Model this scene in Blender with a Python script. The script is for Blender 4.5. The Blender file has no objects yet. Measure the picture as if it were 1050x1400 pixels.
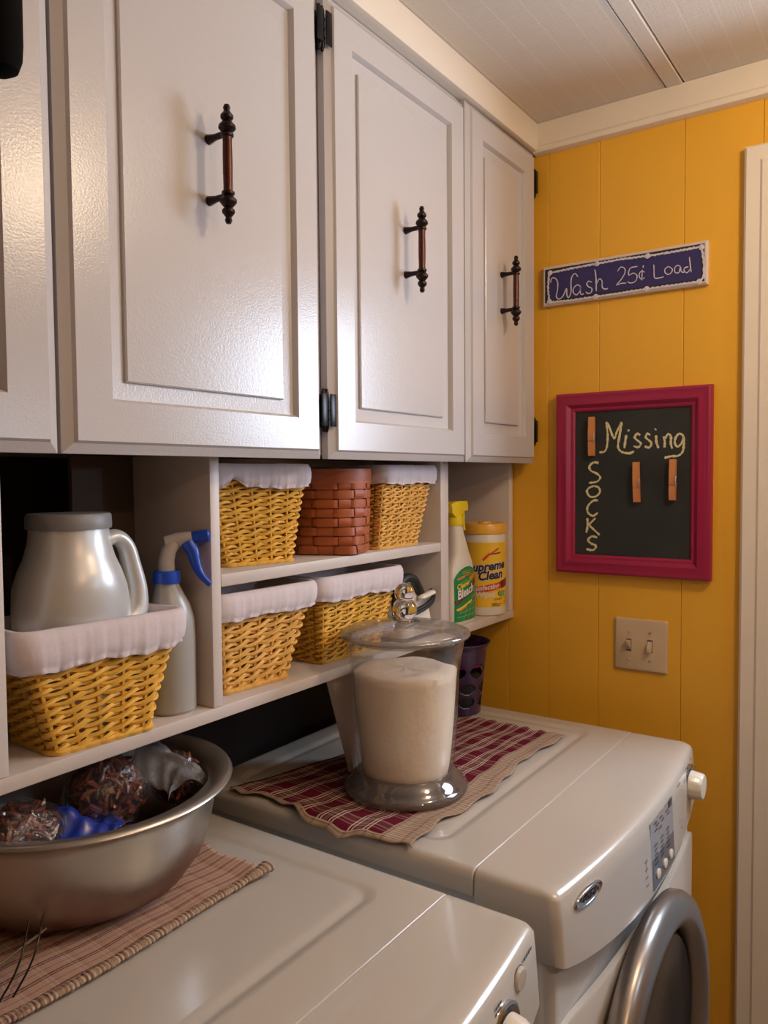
import bpy, bmesh, math, random
from mathutils import Vector, Matrix
random.seed(4)
PI = math.pi
SC = bpy.context.scene
C = SC.collection

# ------------------------------------------------------------------ camera
cam_d = bpy.data.cameras.new('camera'); cam = bpy.data.objects.new('camera', cam_d); C.objects.link(cam)
cam_d.sensor_fit = 'HORIZONTAL'; cam_d.sensor_width = 36.0
cam_d.lens = 36.0 * 1071.96 / 1050.0
cam_d.clip_start = 0.02
Rm = ((0.57019, -0.04209, 0.82043), (-0.82147, -0.01861, 0.56995), (-0.00872, -0.99894, -0.04519))
cam.matrix_world = Matrix(((Rm[0][0], -Rm[0][1], -Rm[0][2], 0), (Rm[1][0], -Rm[1][1], -Rm[1][2], 0),
                           (Rm[2][0], -Rm[2][1], -Rm[2][2], 0), (0, 0, 0, 1)))
SC.camera = cam

# ------------------------------------------------------------------ world, lamps, exposure
w = bpy.data.worlds.new('world'); SC.world = w; w.use_nodes = True
bg = w.node_tree.nodes['Background']; bg.inputs[0].default_value = (0.75, 0.85, 1.0, 1); bg.inputs[1].default_value = 0.25

def lamp(name, kind, loc, power, color, size=0.05, target=None, size_y=None):
    d = bpy.data.lights.new(name, kind); d.energy = power; d.color = color
    if kind == 'AREA':
        d.size = size
        if size_y: d.shape = 'RECTANGLE'; d.size_y = size_y
        else: d.shape = 'DISK'
    else:
        d.shadow_soft_size = size
    o = bpy.data.objects.new(name, d); C.objects.link(o); o.location = loc
    if target:
        o.rotation_euler = (Vector(target) - Vector(loc)).to_track_quat('-Z', 'Y').to_euler()
    return o
lamp('warm_wall_lamp', 'POINT', (0.36, -0.60, 0.46), 6.0, (1.0, 0.62, 0.37), 0.020)
lamp('cool_lamp', 'POINT', (1.10, -0.62, 0.10), 4.2, (0.60, 0.80, 1.0), 0.020)
lamp('ceiling_lamp', 'POINT', (0.96, -0.22, 0.60), 11.5, (1.0, 0.76, 0.50), 0.07)
lamp('doorway_daylight', 'AREA', (1.75, -0.15, 0.24), 11.0, (0.70, 0.82, 1.0), 0.34, (0.7, 0.67, 0.1), 0.42)
SC.view_settings.view_transform = 'Standard'; SC.view_settings.look = 'None'
SC.view_settings.gamma = 1.0; SC.view_settings.use_curve_mapping = False
SC.view_settings.exposure = 0.0

# ------------------------------------------------------------------ materials
def nd(nt, typ, **kw):
    n = nt.nodes.new(typ)
    for k, v in kw.items():
        if k in n.inputs: n.inputs[k].default_value = v
        else: setattr(n, k, v)
    return n
MATS = {}
def mat(name, col, rough=0.5, metal=0.0, bump=0.0, bscale=60.0, var=0.0, vscale=8.0, coat=0.0, stretch=None, spec=0.5, sub=0.0):
    m = bpy.data.materials.new(name); m.use_nodes = True; nt = m.node_tree
    p = nt.nodes['Principled BSDF']
    p.inputs['Base Color'].default_value = (*col, 1); p.inputs['Roughness'].default_value = rough
    p.inputs['Metallic'].default_value = metal; p.inputs['Coat Weight'].default_value = coat
    p.inputs['Specular IOR Level'].default_value = spec
    if sub: p.inputs['Subsurface Weight'].default_value = sub; p.inputs['Subsurface Scale'].default_value = 0.01
    tc = nd(nt, 'ShaderNodeTexCoord')
    mp = nd(nt, 'ShaderNodeMapping')
    if stretch: mp.inputs['Scale'].default_value = stretch
    nt.links.new(tc.outputs['Object'], mp.inputs['Vector'])
    if var > 0:
        n = nd(nt, 'ShaderNodeTexNoise', Scale=vscale, Detail=4.0)
        nt.links.new(mp.outputs[0], n.inputs['Vector'])
        mx = nd(nt, 'ShaderNodeMix', data_type='RGBA')
        mx.inputs[6].default_value = (*[max(0, c * (1 - var)) for c in col], 1)
        mx.inputs[7].default_value = (*[min(1, c * (1 + var)) for c in col], 1)
        nt.links.new(n.outputs['Fac'], mx.inputs[0]); nt.links.new(mx.outputs[2], p.inputs['Base Color'])
    if bump > 0:
        n = nd(nt, 'ShaderNodeTexNoise', Scale=bscale, Detail=3.0)
        nt.links.new(mp.outputs[0], n.inputs['Vector'])
        b = nd(nt, 'ShaderNodeBump', Strength=bump, Distance=0.002)
        nt.links.new(n.outputs['Fac'], b.inputs['Height']); nt.links.new(b.outputs[0], p.inputs['Normal'])
    MATS[name] = m
    return m

def glass_thin(name, tint=(1, 1, 1), rough=0.02, body=0.0, bodycol=(0.8, 0.8, 0.8), ior=1.45, bump=0.0, bscale=20):
    m = bpy.data.materials.new(name); m.use_nodes = True; nt = m.node_tree
    nt.nodes.remove(nt.nodes['Principled BSDF']); out = nt.nodes['Material Output']
    tr = nd(nt, 'ShaderNodeBsdfTransparent', Color=(*tint, 1)); gl = nd(nt, 'ShaderNodeBsdfGlossy', Roughness=rough)
    fr = nd(nt, 'ShaderNodeFresnel', IOR=ior); mx = nd(nt, 'ShaderNodeMixShader')
    geo = nd(nt, 'ShaderNodeNewGeometry'); im = nd(nt, 'ShaderNodeMix', data_type='FLOAT'); im.inputs[2].default_value = ior; im.inputs[3].default_value = 1 / ior
    nt.links.new(geo.outputs['Backfacing'], im.inputs[0]); nt.links.new(im.outputs[0], fr.inputs['IOR'])   # the same reflection on both faces of the pane
    df = nd(nt, 'ShaderNodeBsdfDiffuse', Color=(*bodycol, 1)); m2 = nd(nt, 'ShaderNodeMixShader', Fac=body)
    nt.links.new(tr.outputs[0], m2.inputs[1]); nt.links.new(df.outputs[0], m2.inputs[2])
    nt.links.new(fr.outputs[0], mx.inputs[0]); nt.links.new(m2.outputs[0], mx.inputs[1]); nt.links.new(gl.outputs[0], mx.inputs[2])
    nt.links.new(mx.outputs[0], out.inputs[0])
    if bump:
        tc = nd(nt, 'ShaderNodeTexCoord'); n = nd(nt, 'ShaderNodeTexNoise', Scale=bscale, Detail=4.0)
        b = nd(nt, 'ShaderNodeBump', Strength=bump, Distance=0.01)
        nt.links.new(tc.outputs['Object'], n.inputs['Vector']); nt.links.new(n.outputs['Fac'], b.inputs['Height'])
        nt.links.new(b.outputs[0], gl.inputs['Normal']); nt.links.new(b.outputs[0], fr.inputs['Normal'])
    return m

def glass_solid(name):
    m = bpy.data.materials.new(name); m.use_nodes = True; p = m.node_tree.nodes['Principled BSDF']
    p.inputs['Transmission Weight'].default_value = 1; p.inputs['Roughness'].default_value = 0.01
    p.inputs['IOR'].default_value = 1.46; p.inputs['Base Color'].default_value = (0.95, 0.96, 0.94, 1)
    return m

M_door = mat('white_gloss_paint', (0.525, 0.50, 0.505), 0.23, bump=0.10, bscale=420, var=0.02, vscale=3)
M_trim = mat('white_trim_paint', (0.80, 0.72, 0.62), 0.4, bump=0.08, bscale=90, var=0.03)
M_shelf = mat('shelf_paint', (0.62, 0.55, 0.51), 0.45, bump=0.12, bscale=70, var=0.06, vscale=14)
M_enamel = mat('washer_enamel', (0.52, 0.475, 0.42), 0.24, bump=0.02, bscale=300, coat=0.4)
M_enamel_side = mat('appliance_side_enamel', (0.50, 0.50, 0.49), 0.35)
M_yellow = mat('yellow_wall_paint', (0.80, 0.42, 0.030), 0.48, bump=0.10, bscale=220, var=0.05, vscale=5)
M_shaded = mat('shaded_paneling', (0.030, 0.020, 0.016), 0.6, var=0.3)  # shade behind the machines is put into this dark wall colour
M_side_wall = mat('side_wall_paint', (0.55, 0.36, 0.14), 0.7)
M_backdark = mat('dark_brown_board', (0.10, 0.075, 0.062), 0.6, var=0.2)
M_floor = mat('vinyl_floor', (0.22, 0.15, 0.10), 0.5, var=0.2)
M_iron = mat('dark_bronze', (0.028, 0.016, 0.014), 0.38, metal=0.7, bump=0.2, bscale=200)
M_bronze = mat('brown_bronze_grip', (0.075, 0.024, 0.018), 0.35, metal=0.6, bump=0.2, bscale=200)
M_hinge = mat('black_hinge', (0.015, 0.013, 0.013), 0.3, metal=0.8)
M_wicker = mat('golden_wicker', (0.74, 0.42, 0.065), 0.6, spec=0.3, var=0.28, vscale=22, bump=0.15, bscale=200)
M_wicker2 = mat('tan_wicker', (0.74, 0.42, 0.105), 0.6, spec=0.3, var=0.28, vscale=22, bump=0.15, bscale=200)
M_liner = mat('white_cotton', (0.66, 0.59, 0.62), 0.9, bump=0.5, bscale=45, var=0.05, vscale=10)
M_splint = mat('red_brown_splint', (0.38, 0.095, 0.030), 0.5, var=0.35, vscale=16, stretch=(1, 1, 6), bump=0.15, bscale=120)
M_jug = mat('pearl_grey_plastic', (0.62, 0.63, 0.63), 0.34, metal=0.30, var=0.04)
M_juglid = mat('grey_lid_plastic', (0.22, 0.22, 0.23), 0.45)
M_bluep = mat('blue_plastic', (0.012, 0.07, 0.50), 0.3)
M_clearp = mat('cloudy_plastic_bottle', (0.36, 0.35, 0.33), 0.3, sub=0.0, var=0.05)
M_clearhead = mat('cloudy_sprayer', (0.42, 0.38, 0.37), 0.3)
M_yellowp = mat('yellow_plastic', (0.80, 0.60, 0.02), 0.3)
M_lidyel = mat('amber_lid_plastic', (0.78, 0.42, 0.05), 0.35)
M_whitep = mat('white_plastic', (0.72, 0.66, 0.56), 0.3, coat=0.2)
M_cream = mat('cream_plastic', (0.62, 0.50, 0.35), 0.35, var=0.03)
M_green = mat('green_label', (0.012, 0.22, 0.06), 0.35, var=0.2, vscale=60)
M_yelabel = mat('yellow_label', (0.86, 0.52, 0.03), 0.35, var=0.06, vscale=20)
M_navy = mat('navy_ink', (0.02, 0.012, 0.05), 0.4)
M_maroon_ink = mat('maroon_ink', (0.17, 0.012, 0.03), 0.4)
M_redink = mat('red_ink', (0.62, 0.07, 0.03), 0.4)
M_whiteink = mat('white_ink', (0.80, 0.74, 0.66), 0.45)
M_yelink = mat('yellow_ink', (0.82, 0.60, 0.05), 0.45)
M_orangeink = mat('orange_ink', (0.75, 0.20, 0.04), 0.45)
M_greenink = mat('light_green_ink', (0.14, 0.42, 0.10), 0.45)
M_gridink = mat('pale_green_ink', (0.35, 0.62, 0.28), 0.45)
M_inkdark = mat('dark_print', (0.06, 0.05, 0.06), 0.5)
M_frame = mat('raspberry_frame_paint', (0.31, 0.008, 0.055), 0.38, bump=0.08, bscale=120, var=0.10, vscale=10)
M_board = mat('chalkboard', (0.024, 0.027, 0.027), 0.75, var=0.7, vscale=7, bump=0.05, bscale=200)
M_blueboard = mat('navy_chalkboard', (0.030, 0.024, 0.125), 0.65, var=0.25, vscale=14)
M_chalk = mat('white_chalk', (0.62, 0.58, 0.66), 0.95, var=0.35, vscale=420)
M_chalky = mat('yellow_white_chalk', (0.70, 0.62, 0.36), 0.95, var=0.35, vscale=420)
M_signedge = mat('sign_white_edge', (0.66, 0.57, 0.52), 0.5, var=0.06)
M_blackline = mat('black_marker', (0.02, 0.016, 0.02), 0.6)
M_pin = mat('clothespin_wood', (0.62, 0.24, 0.08), 0.55, var=0.15, vscale=60, stretch=(1, 1, 0.2))
M_steel = mat('steel_wire', (0.55, 0.52, 0.48), 0.3, metal=1.0)
M_ivory = mat('ivory_plate_plastic', (0.56, 0.42, 0.27), 0.35)
M_chrome = mat('chrome', (0.62, 0.60, 0.60), 0.18, metal=1.0)
M_silver = mat('silver_door_plastic', (0.31, 0.28, 0.26), 0.30, metal=0.75)
M_darkglass = mat('dark_door_glass', (0.010, 0.009, 0.009), 0.16)
M_rubber = mat('black_rubber', (0.012, 0.012, 0.013), 0.5)
M_matteblack = mat('matte_black', (0.003, 0.003, 0.003), 0.95, spec=0.1)
M_lcd = mat('grey_display_panel', (0.33, 0.34, 0.37), 0.25, coat=0.5)
M_lcddark = mat('dark_display_panel', (0.085, 0.09, 0.13), 0.25, coat=0.5)
M_alu = mat('brushed_aluminium', (0.50, 0.48, 0.45), 0.34, metal=0.92, var=0.22, vscale=5, bump=0.1, bscale=40, stretch=(1, 1, 4))
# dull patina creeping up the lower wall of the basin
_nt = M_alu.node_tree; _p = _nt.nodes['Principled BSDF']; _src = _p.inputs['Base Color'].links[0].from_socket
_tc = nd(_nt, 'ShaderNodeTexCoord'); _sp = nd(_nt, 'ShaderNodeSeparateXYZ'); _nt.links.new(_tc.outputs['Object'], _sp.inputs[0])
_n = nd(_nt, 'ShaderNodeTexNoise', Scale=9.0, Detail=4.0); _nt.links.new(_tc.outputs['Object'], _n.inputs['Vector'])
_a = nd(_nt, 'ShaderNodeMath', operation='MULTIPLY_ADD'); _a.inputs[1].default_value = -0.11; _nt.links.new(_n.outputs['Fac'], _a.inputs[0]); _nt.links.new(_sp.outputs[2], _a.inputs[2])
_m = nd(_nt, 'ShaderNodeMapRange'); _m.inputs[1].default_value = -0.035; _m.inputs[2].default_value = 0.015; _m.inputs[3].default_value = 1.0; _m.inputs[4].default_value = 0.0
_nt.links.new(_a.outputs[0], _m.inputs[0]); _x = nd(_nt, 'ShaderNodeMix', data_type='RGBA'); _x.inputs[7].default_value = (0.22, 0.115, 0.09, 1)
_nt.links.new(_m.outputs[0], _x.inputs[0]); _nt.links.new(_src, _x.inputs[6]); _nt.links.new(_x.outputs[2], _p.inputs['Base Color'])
M_purple = mat('purple_plastic', (0.040, 0.016, 0.060), 0.3, coat=0.3)
M_magenta = mat('magenta_cloth', (0.22, 0.012, 0.10), 0.7)
M_powder = mat('washing_powder', (0.86, 0.75, 0.66), 0.95, var=0.10, vscale=14, bump=0.4, bscale=110)
M_strand = mat('red_brown_strands', (0.17, 0.045, 0.02), 0.25, var=0.5, vscale=50, coat=0.5)
M_strand_dark = mat('dark_brown_mass', (0.03, 0.012, 0.010), 0.5)
M_bluebag = mat('blue_bag', (0.010, 0.028, 0.26), 0.3, coat=0.3, bump=0.4, bscale=40)
M_shell = mat('cream_iron_shell', (0.88, 0.82, 0.72), 0.3, coat=0.3)
M_foil = glass_thin('clear_film', (0.95, 0.94, 0.95), 0.08, 0.03, (0.6, 0.58, 0.6), 1.7, 1.0, 55)
M_film2 = glass_thin('cloudy_film', (0.78, 0.78, 0.80), 0.35, 0.28, (0.34, 0.34, 0.36), 1.35, 0.4, 24)
M_jarglass = glass_thin('jar_glass_wall', (0.975, 0.97, 0.95), 0.015, 0.03, (0.7, 0.65, 0.6), 1.42)
M_lidglass = glass_thin('lid_glass', (0.86, 0.85, 0.84), 0.03, 0.14, (0.62, 0.56, 0.54), 1.85, 0.35, 24)
M_footglass = glass_thin('foot_glass', (0.62, 0.58, 0.56), 0.06, 0.26, (0.34, 0.28, 0.26), 2.0)
M_solidglass = glass_solid('solid_glass')

def plaid(name, kind):
    m = bpy.data.materials.new(name); m.use_nodes = True; nt = m.node_tree; p = nt.nodes['Principled BSDF']
    p.inputs['Roughness'].default_value = 0.95; p.inputs['Specular IOR Level'].default_value = 0.1
    uv = nd(nt, 'ShaderNodeUVMap'); sp = nd(nt, 'ShaderNodeSeparateXYZ'); nt.links.new(uv.outputs[0], sp.inputs[0])
    def stripes(out, period, stops):
        d = nd(nt, 'ShaderNodeMath', operation='DIVIDE'); d.inputs[1].default_value = period
        f = nd(nt, 'ShaderNodeMath', operation='FRACT'); r = nd(nt, 'ShaderNodeValToRGB'); r.color_ramp.interpolation = 'CONSTANT'
        nt.links.new(out, d.inputs[0]); nt.links.new(d.outputs[0], f.inputs[0]); nt.links.new(f.outputs[0], r.inputs[0])
        e = r.color_ramp.elements
        while len(e) > 1: e.remove(e[-1])
        e[0].position = stops[0][0]; e[0].color = (*stops[0][1], 1)
        for pos, c in stops[1:]:
            q = e.new(pos); q.color = (*c, 1)
        return r.outputs[0]
    B = (0.115, 0.008, 0.022); Cr = (0.60, 0.46, 0.34); T = (0.20, 0.09, 0.08); D = (0.06, 0.012, 0.02); L = (0.47, 0.30, 0.22)
    if kind == 'dark':
        a = stripes(sp.outputs[1], 0.058, [(0, B), (0.36, Cr), (0.41, B), (0.46, Cr), (0.51, D), (0.56, T), (0.70, D), (0.74, Cr), (0.79, B), (0.84, Cr), (0.89, B)])
        b = stripes(sp.outputs[0], 0.052, [(0, B), (0.40, L), (0.46, B), (0.54, Cr), (0.60, T), (0.80, Cr), (0.86, B)])
        fac = 0.26
    elif kind == 'light':
        R2 = (0.11, 0.012, 0.02)
        a = stripes(sp.outputs[1], 0.030, [(0, L), (0.22, R2), (0.30, L), (0.36, R2), (0.46, L), (0.78, (0.36, 0.16, 0.12)), (0.86, L)])
        b = stripes(sp.outputs[0], 0.030, [(0, L), (0.55, Cr), (0.62, L), (0.72, Cr), (0.78, (0.36, 0.2, 0.15))])
        fac = 0.26
    else:
        a = stripes(sp.outputs[1], 0.030, [(0, (0.36, 0.25, 0.17)), (0.3, (0.42, 0.30, 0.21)), (0.6, (0.22, 0.12, 0.09)), (0.75, (0.40, 0.27, 0.2))])
        b = stripes(sp.outputs[0], 0.013, [(0, (0.42, 0.31, 0.21)), (0.45, (0.14, 0.06, 0.06)), (0.60, (0.50, 0.38, 0.28)), (0.80, (0.18, 0.09, 0.08))])
        fac = 0.55
    mx = nd(nt, 'ShaderNodeMix', data_type='RGBA'); mx.inputs[0].default_value = fac
    nt.links.new(a, mx.inputs[6]); nt.links.new(b, mx.inputs[7]); nt.links.new(mx.outputs[2], p.inputs['Base Color'])
    n = nd(nt, 'ShaderNodeTexNoise', Scale=500.0, Detail=2.0); nt.links.new(uv.outputs[0], n.inputs['Vector'])
    bp = nd(nt, 'ShaderNodeBump', Strength=0.5, Distance=0.001); nt.links.new(n.outputs['Fac'], bp.inputs['Height'])
    nt.links.new(bp.outputs[0], p.inputs['Normal'])
    return m
M_plaid = plaid('burgundy_plaid', 'dark'); M_plaid2 = plaid('rose_plaid', 'light'); M_hem = plaid('beige_border', 'hem')

def ceiling_mat():
    m = mat('ceiling_panel_vinyl', (0.68, 0.61, 0.55), 0.6); nt = m.node_tree; p = nt.nodes['Principled BSDF']
    tc = nd(nt, 'ShaderNodeTexCoord'); sp = nd(nt, 'ShaderNodeSeparateXYZ'); nt.links.new(tc.outputs['Object'], sp.inputs[0])
    d = nd(nt, 'ShaderNodeMath', operation='MULTIPLY'); d.inputs[1].default_value = 1 / 0.047
    f = nd(nt, 'ShaderNodeMath', operation='FRACT'); nt.links.new(sp.outputs[1], d.inputs[0]); nt.links.new(d.outputs[0], f.inputs[0])
    g = nd(nt, 'ShaderNodeMath', operation='LESS_THAN'); g.inputs[1].default_value = 0.045; nt.links.new(f.outputs[0], g.inputs[0])
    mp = nd(nt, 'ShaderNodeMapping'); mp.inputs['Scale'].default_value = (6, 90, 1); nt.links.new(tc.outputs['Object'], mp.inputs['Vector'])
    n1 = nd(nt, 'ShaderNodeTexNoise', Scale=4.0, Detail=3.0); nt.links.new(mp.outputs[0], n1.inputs['Vector'])
    mp2 = nd(nt, 'ShaderNodeMapping'); mp2.inputs['Scale'].default_value = (90, 6, 1); nt.links.new(tc.outputs['Object'], mp2.inputs['Vector'])
    n2 = nd(nt, 'ShaderNodeTexNoise', Scale=4.0, Detail=3.0); nt.links.new(mp2.outputs[0], n2.inputs['Vector'])
    ad = nd(nt, 'ShaderNodeMath', operation='ADD'); nt.links.new(n1.outputs['Fac'], ad.inputs[0]); nt.links.new(n2.outputs['Fac'], ad.inputs[1])
    b = nd(nt, 'ShaderNodeBump', Strength=0.25, Distance=0.002); nt.links.new(ad.outputs[0], b.inputs['Height']); nt.links.new(b.outputs[0], p.inputs['Normal'])
    r = nd(nt, 'ShaderNodeMix', data_type='RGBA'); r.inputs[6].default_value = (0.68, 0.61, 0.53, 1); r.inputs[7].default_value = (0.80, 0.73, 0.64, 1)
    n3 = nd(nt, 'ShaderNodeTexNoise', Scale=9.0); nt.links.new(tc.outputs['Object'], n3.inputs['Vector'])
    ml = nd(nt, 'ShaderNodeMath', operation='MULTIPLY'); nt.links.new(g.outputs[0], ml.inputs[0]); nt.links.new(n3.outputs['Fac'], ml.inputs[1])
    nt.links.new(ml.outputs[0], r.inputs[0]); nt.links.new(r.outputs[2], p.inputs['Base Color'])
    return m
M_ceil = ceiling_mat()

# ------------------------------------------------------------------ mesh helpers
def cr(pts, n=6, closed=False):
    P = [Vector(p) for p in pts]; out = []; N = len(P)
    rng = range(N) if closed else range(N - 1)
    for i in rng:
        a = P[(i - 1) % N] if closed or i > 0 else P[i] * 2 - P[i + 1]
        b = P[i]; c = P[(i + 1) % N]
        d = P[(i + 2) % N] if closed or i + 2 < N else c * 2 - b
        for k in range(n):
            t = k / n
            out.append(0.5 * ((2 * b) + (c - a) * t + (2 * a - 5 * b + 4 * c - d) * t * t + (3 * b - a - 3 * c + d) * t ** 3))
    if not closed: out.append(P[-1])
    return out

def faces_from_loops(bm, loops, closed=True, cap0=False, cap1=False, wrap=False):
    V = [[bm.verts.new(p) for p in L] for L in loops]; n = len(V[0])
    rng = range(len(V)) if wrap else range(len(V) - 1)
    for i in rng:
        A = V[i]; B = V[(i + 1) % len(V)]
        for j in range(n if closed else n - 1):
            k = (j + 1) % n
            bm.faces.new((A[j], A[k], B[k], B[j]))
    if cap0: bm.faces.new(V[0][::-1])
    if cap1: bm.faces.new(V[-1])
    return V

def add_box(bm, lo, hi, bev=0.0, seg=2):
    t = bmesh.new(); bmesh.ops.create_cube(t, size=1)
    for v in t.verts:
        v.co = Vector([(lo[i] + hi[i]) / 2 + v.co[i] * (hi[i] - lo[i]) for i in range(3)])
    if bev: bmesh.ops.bevel(t, geom=list(t.edges), offset=bev, segments=seg, affect='EDGES', profile=0.5)
    mp = {}
    for v in t.verts: mp[v] = bm.verts.new(v.co)
    for f in t.faces: bm.faces.new([mp[v] for v in f.verts])
    t.free()

def add_tube(bm, pts, r, n=8, closed=False, cap=True, flat=None):
    P = [Vector(p) for p in pts]; L = []; N = len(P); prev = None
    rr = r if isinstance(r, (list, tuple)) else [r] * N
    for i, p in enumerate(P):
        if closed: t = P[(i + 1) % N] - P[i - 1]
        else: t = P[min(i + 1, N - 1)] - P[max(i - 1, 0)]
        if t.length < 1e-9: t = Vector((0, 0, 1))
        t.normalize()
        if prev is None:
            prev = Vector((0, 0, 1)) if abs(t.z) < 0.9 else Vector((1, 0, 0))
        u = prev - t * prev.dot(t)
        if u.length < 1e-6: u = t.orthogonal()
        u.normalize(); v = t.cross(u); prev = u
        fa = flat if flat else 1.0
        L.append([p + u * math.cos(2 * PI * k / n) * rr[i] + v * math.sin(2 * PI * k / n) * rr[i] * fa for k in range(n)])
    faces_from_loops(bm, L, True, cap and not closed, cap and not closed, closed)

def add_lathe(bm, prof, n=32, c=(0, 0, 0), axis='Z', sx=1.0, sy=1.0):
    """prof: (radius, height); radius 0 at an end closes to a point"""
    def P(r, h, k):
        a = 2 * PI * k / n; x = r * math.cos(a) * sx; y = r * math.sin(a) * sy
        if axis == 'Z': return (c[0] + x, c[1] + y, c[2] + h)
        if axis == 'Y': return (c[0] + x, c[1] + h, c[2] + y)
        return (c[0] + h, c[1] + x, c[2] + y)
    rings = []
    for r, h in prof:
        if r < 1e-7: rings.append([bm.verts.new(P(0, h, 0))])
        else: rings.append([bm.verts.new(P(r, h, k)) for k in range(n)])
    for A, B in zip(rings, rings[1:]):
        for k in range(n):
            j = (k + 1) % n
            if len(A) == 1 and len(B) == 1: continue
            if len(A) == 1: bm.faces.new((A[0], B[j], B[k]))
            elif len(B) == 1: bm.faces.new((A[k], A[j], B[0]))
            else: bm.faces.new((A[k], A[j], B[j], B[k]))

def rrect(x0, x1, y0, y1, r, z, n=6):
    L = []; q = r if isinstance(r, tuple) else (r, r, r, r)
    for i, (sx_, sy_, a0) in enumerate(((1, -1, -PI / 2), (1, 1, 0), (-1, 1, PI / 2), (-1, -1, PI))):
        r = q[i]; cx = x1 - r if sx_ > 0 else x0 + r; cy = y1 - r if sy_ > 0 else y0 + r
        for k in range(n + 1):
            a = a0 + PI / 2 * k / n
            L.append(Vector((cx + r * math.cos(a), cy + r * math.sin(a), z)))
    return L

def obj(name, bm, m, parent=None, smooth=True, recalc=True, angle=35):
    if recalc: bmesh.ops.recalc_face_normals(bm, faces=bm.faces)
    me = bpy.data.meshes.new(name); bm.to_mesh(me); bm.free()
    o = bpy.data.objects.new(name, me); me.materials.append(m); C.objects.link(o)
    if parent:
        o.parent = parent; off = origin_of(parent)
        me.transform(Matrix.Translation(-off))
    if smooth:
        me.shade_smooth()
        try: me.set_sharp_from_angle(angle=math.radians(angle))
        except Exception: pass
    return o
ORG = {}
def origin_of(o):
    while o.parent: o = o.parent
    return ORG.get(o.name, Vector((0, 0, 0)))
def thing(name, label, cat, loc, group=None):
    o = bpy.data.objects.new(name, None); C.objects.link(o); o.location = loc; ORG[o.name] = Vector(loc)
    o['label'] = label; o['category'] = cat; o.empty_display_size = 0.05
    if group: o['group'] = group
    return o
def tag(o, label, cat, group=None):
    o['label'] = label; o['category'] = cat
    if group: o['group'] = group
    return o
def struct(name, bm, m, parent=None, smooth=False):
    o = obj(name, bm, m, parent, smooth); 
    if not parent: o['kind'] = 'structure'
    return o
def box_obj(name, lo, hi, m, parent=None, bev=0.002):
    bm = bmesh.new(); add_box(bm, lo, hi, bev); return obj(name, bm, m, parent)

def text_geo(body, size, sx=1.0, shear=0.0, bold=0.0):
    c = bpy.data.curves.new('glyphs', 'FONT'); c.body = body; c.size = size; c.offset = bold; c.shear = shear
    c.resolution_u = 3
    o = bpy.data.objects.new('glyphs', c); me = bpy.data.meshes.new_from_object(o)
    V = [(v.co.x * sx, v.co.y) for v in me.vertices]; F = [tuple(p.vertices) for p in me.polygons]
    bpy.data.objects.remove(o); bpy.data.curves.remove(c); bpy.data.meshes.remove(me)
    return V, F
def add_text(bm, body, size, fn, pos=(0, 0), rot=0.0, sx=1.0, shear=0.0, bold=0.0):
    """fn maps label coordinates (u, v) to a point on the surface"""
    V, F = text_geo(body, size, sx, shear, bold); ca, sa = math.cos(rot), math.sin(rot)
    vs = [bm.verts.new(fn(pos[0] + x * ca - y * sa, pos[1] + x * sa + y * ca)) for x, y in V]
    for f in F:
        try: bm.faces.new([vs[i] for i in f])
        except ValueError: pass
def add_patch(bm, outline_rows, fn):
    """rows of (u, v) points of equal length mapped by fn"""
    rows = [[bm.verts.new(fn(*p)) for p in r] for r in outline_rows]
    for A, B in zip(rows, rows[1:]):
        for j in range(len(A) - 1):
            bm.faces.new((A[j], A[j + 1], B[j + 1], B[j]))
def grid_patch(bm, f2, nu, nv, fn):
    add_patch(bm, [[f2(i / nu, j / nv) for i in range(nu + 1)] for j in range(nv + 1)], fn)
def bar(u0, v0, u1, v1, wd):
    dx, dy = u1 - u0, v1 - v0; L = math.hypot(dx, dy); nx, ny = -dy / L * wd / 2, dx / L * wd / 2
    return lambda a, b: (u0 + dx * a + nx * (2 * b - 1), v0 + dy * a + ny * (2 * b - 1))

# ------------------------------------------------------------------ room shell
XW = 1.528          # yellow wall
YB = 1.060          # wall behind the cabinets
ZC = 0.712; ZF = -1.380       # floor level
ZA = -1.46       # foot level of the appliances before their scaling about the camera, see place() at the end
bm = bmesh.new(); add_box(bm, (-1.5, -1.6, ZF - 0.05), (XW + 0.6, YB + 0.1, ZF)); struct('floor', bm, M_floor)
bm = bmesh.new(); add_box(bm, (-1.5, -1.6, ZC + 0.004), (XW + 0.1, YB + 0.1, ZC + 0.06)); ceil = struct('ceiling', bm, M_ceil)
ys = [-1.6, -0.83, -0.42, 0.378]
def ceiling_part(name, y0, y1, m, z0):
    b = bmesh.new(); add_box(b, (-1.5, y0, z0), (XW + 0.001, y1, ZC + 0.003), 0.0012, 1); return obj(name, b, m, ceil)
for a, b_ in ((-1.6, -0.844), (-0.812, -0.034), (-0.030, 0.379)):
    ceiling_part('ceiling_panel', a, b_, M_ceil, ZC)
ceiling_part('ceiling_panel', 0.4125, YB, M_ceil, ZC)
ceiling_part('seam_strip', 0.3815, 0.410, M_ceil, ZC - 0.002)
bm = bmesh.new(); add_box(bm, (-1.5, YB, ZF), (XW + 0.1, YB + 0.06, ZC)); struct('wall_left', bm, M_shaded)
bm = bmesh.new(); add_box(bm, (-1.5, -1.6, ZF), (XW, -1.54, ZC)); struct('wall_right', bm, M_side_wall)
bm = bmesh.new(); add_box(bm, (-1.56, -1.6, ZF), (-1.5, YB, ZC)); struct('wall_front', bm, M_side_wall)
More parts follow.
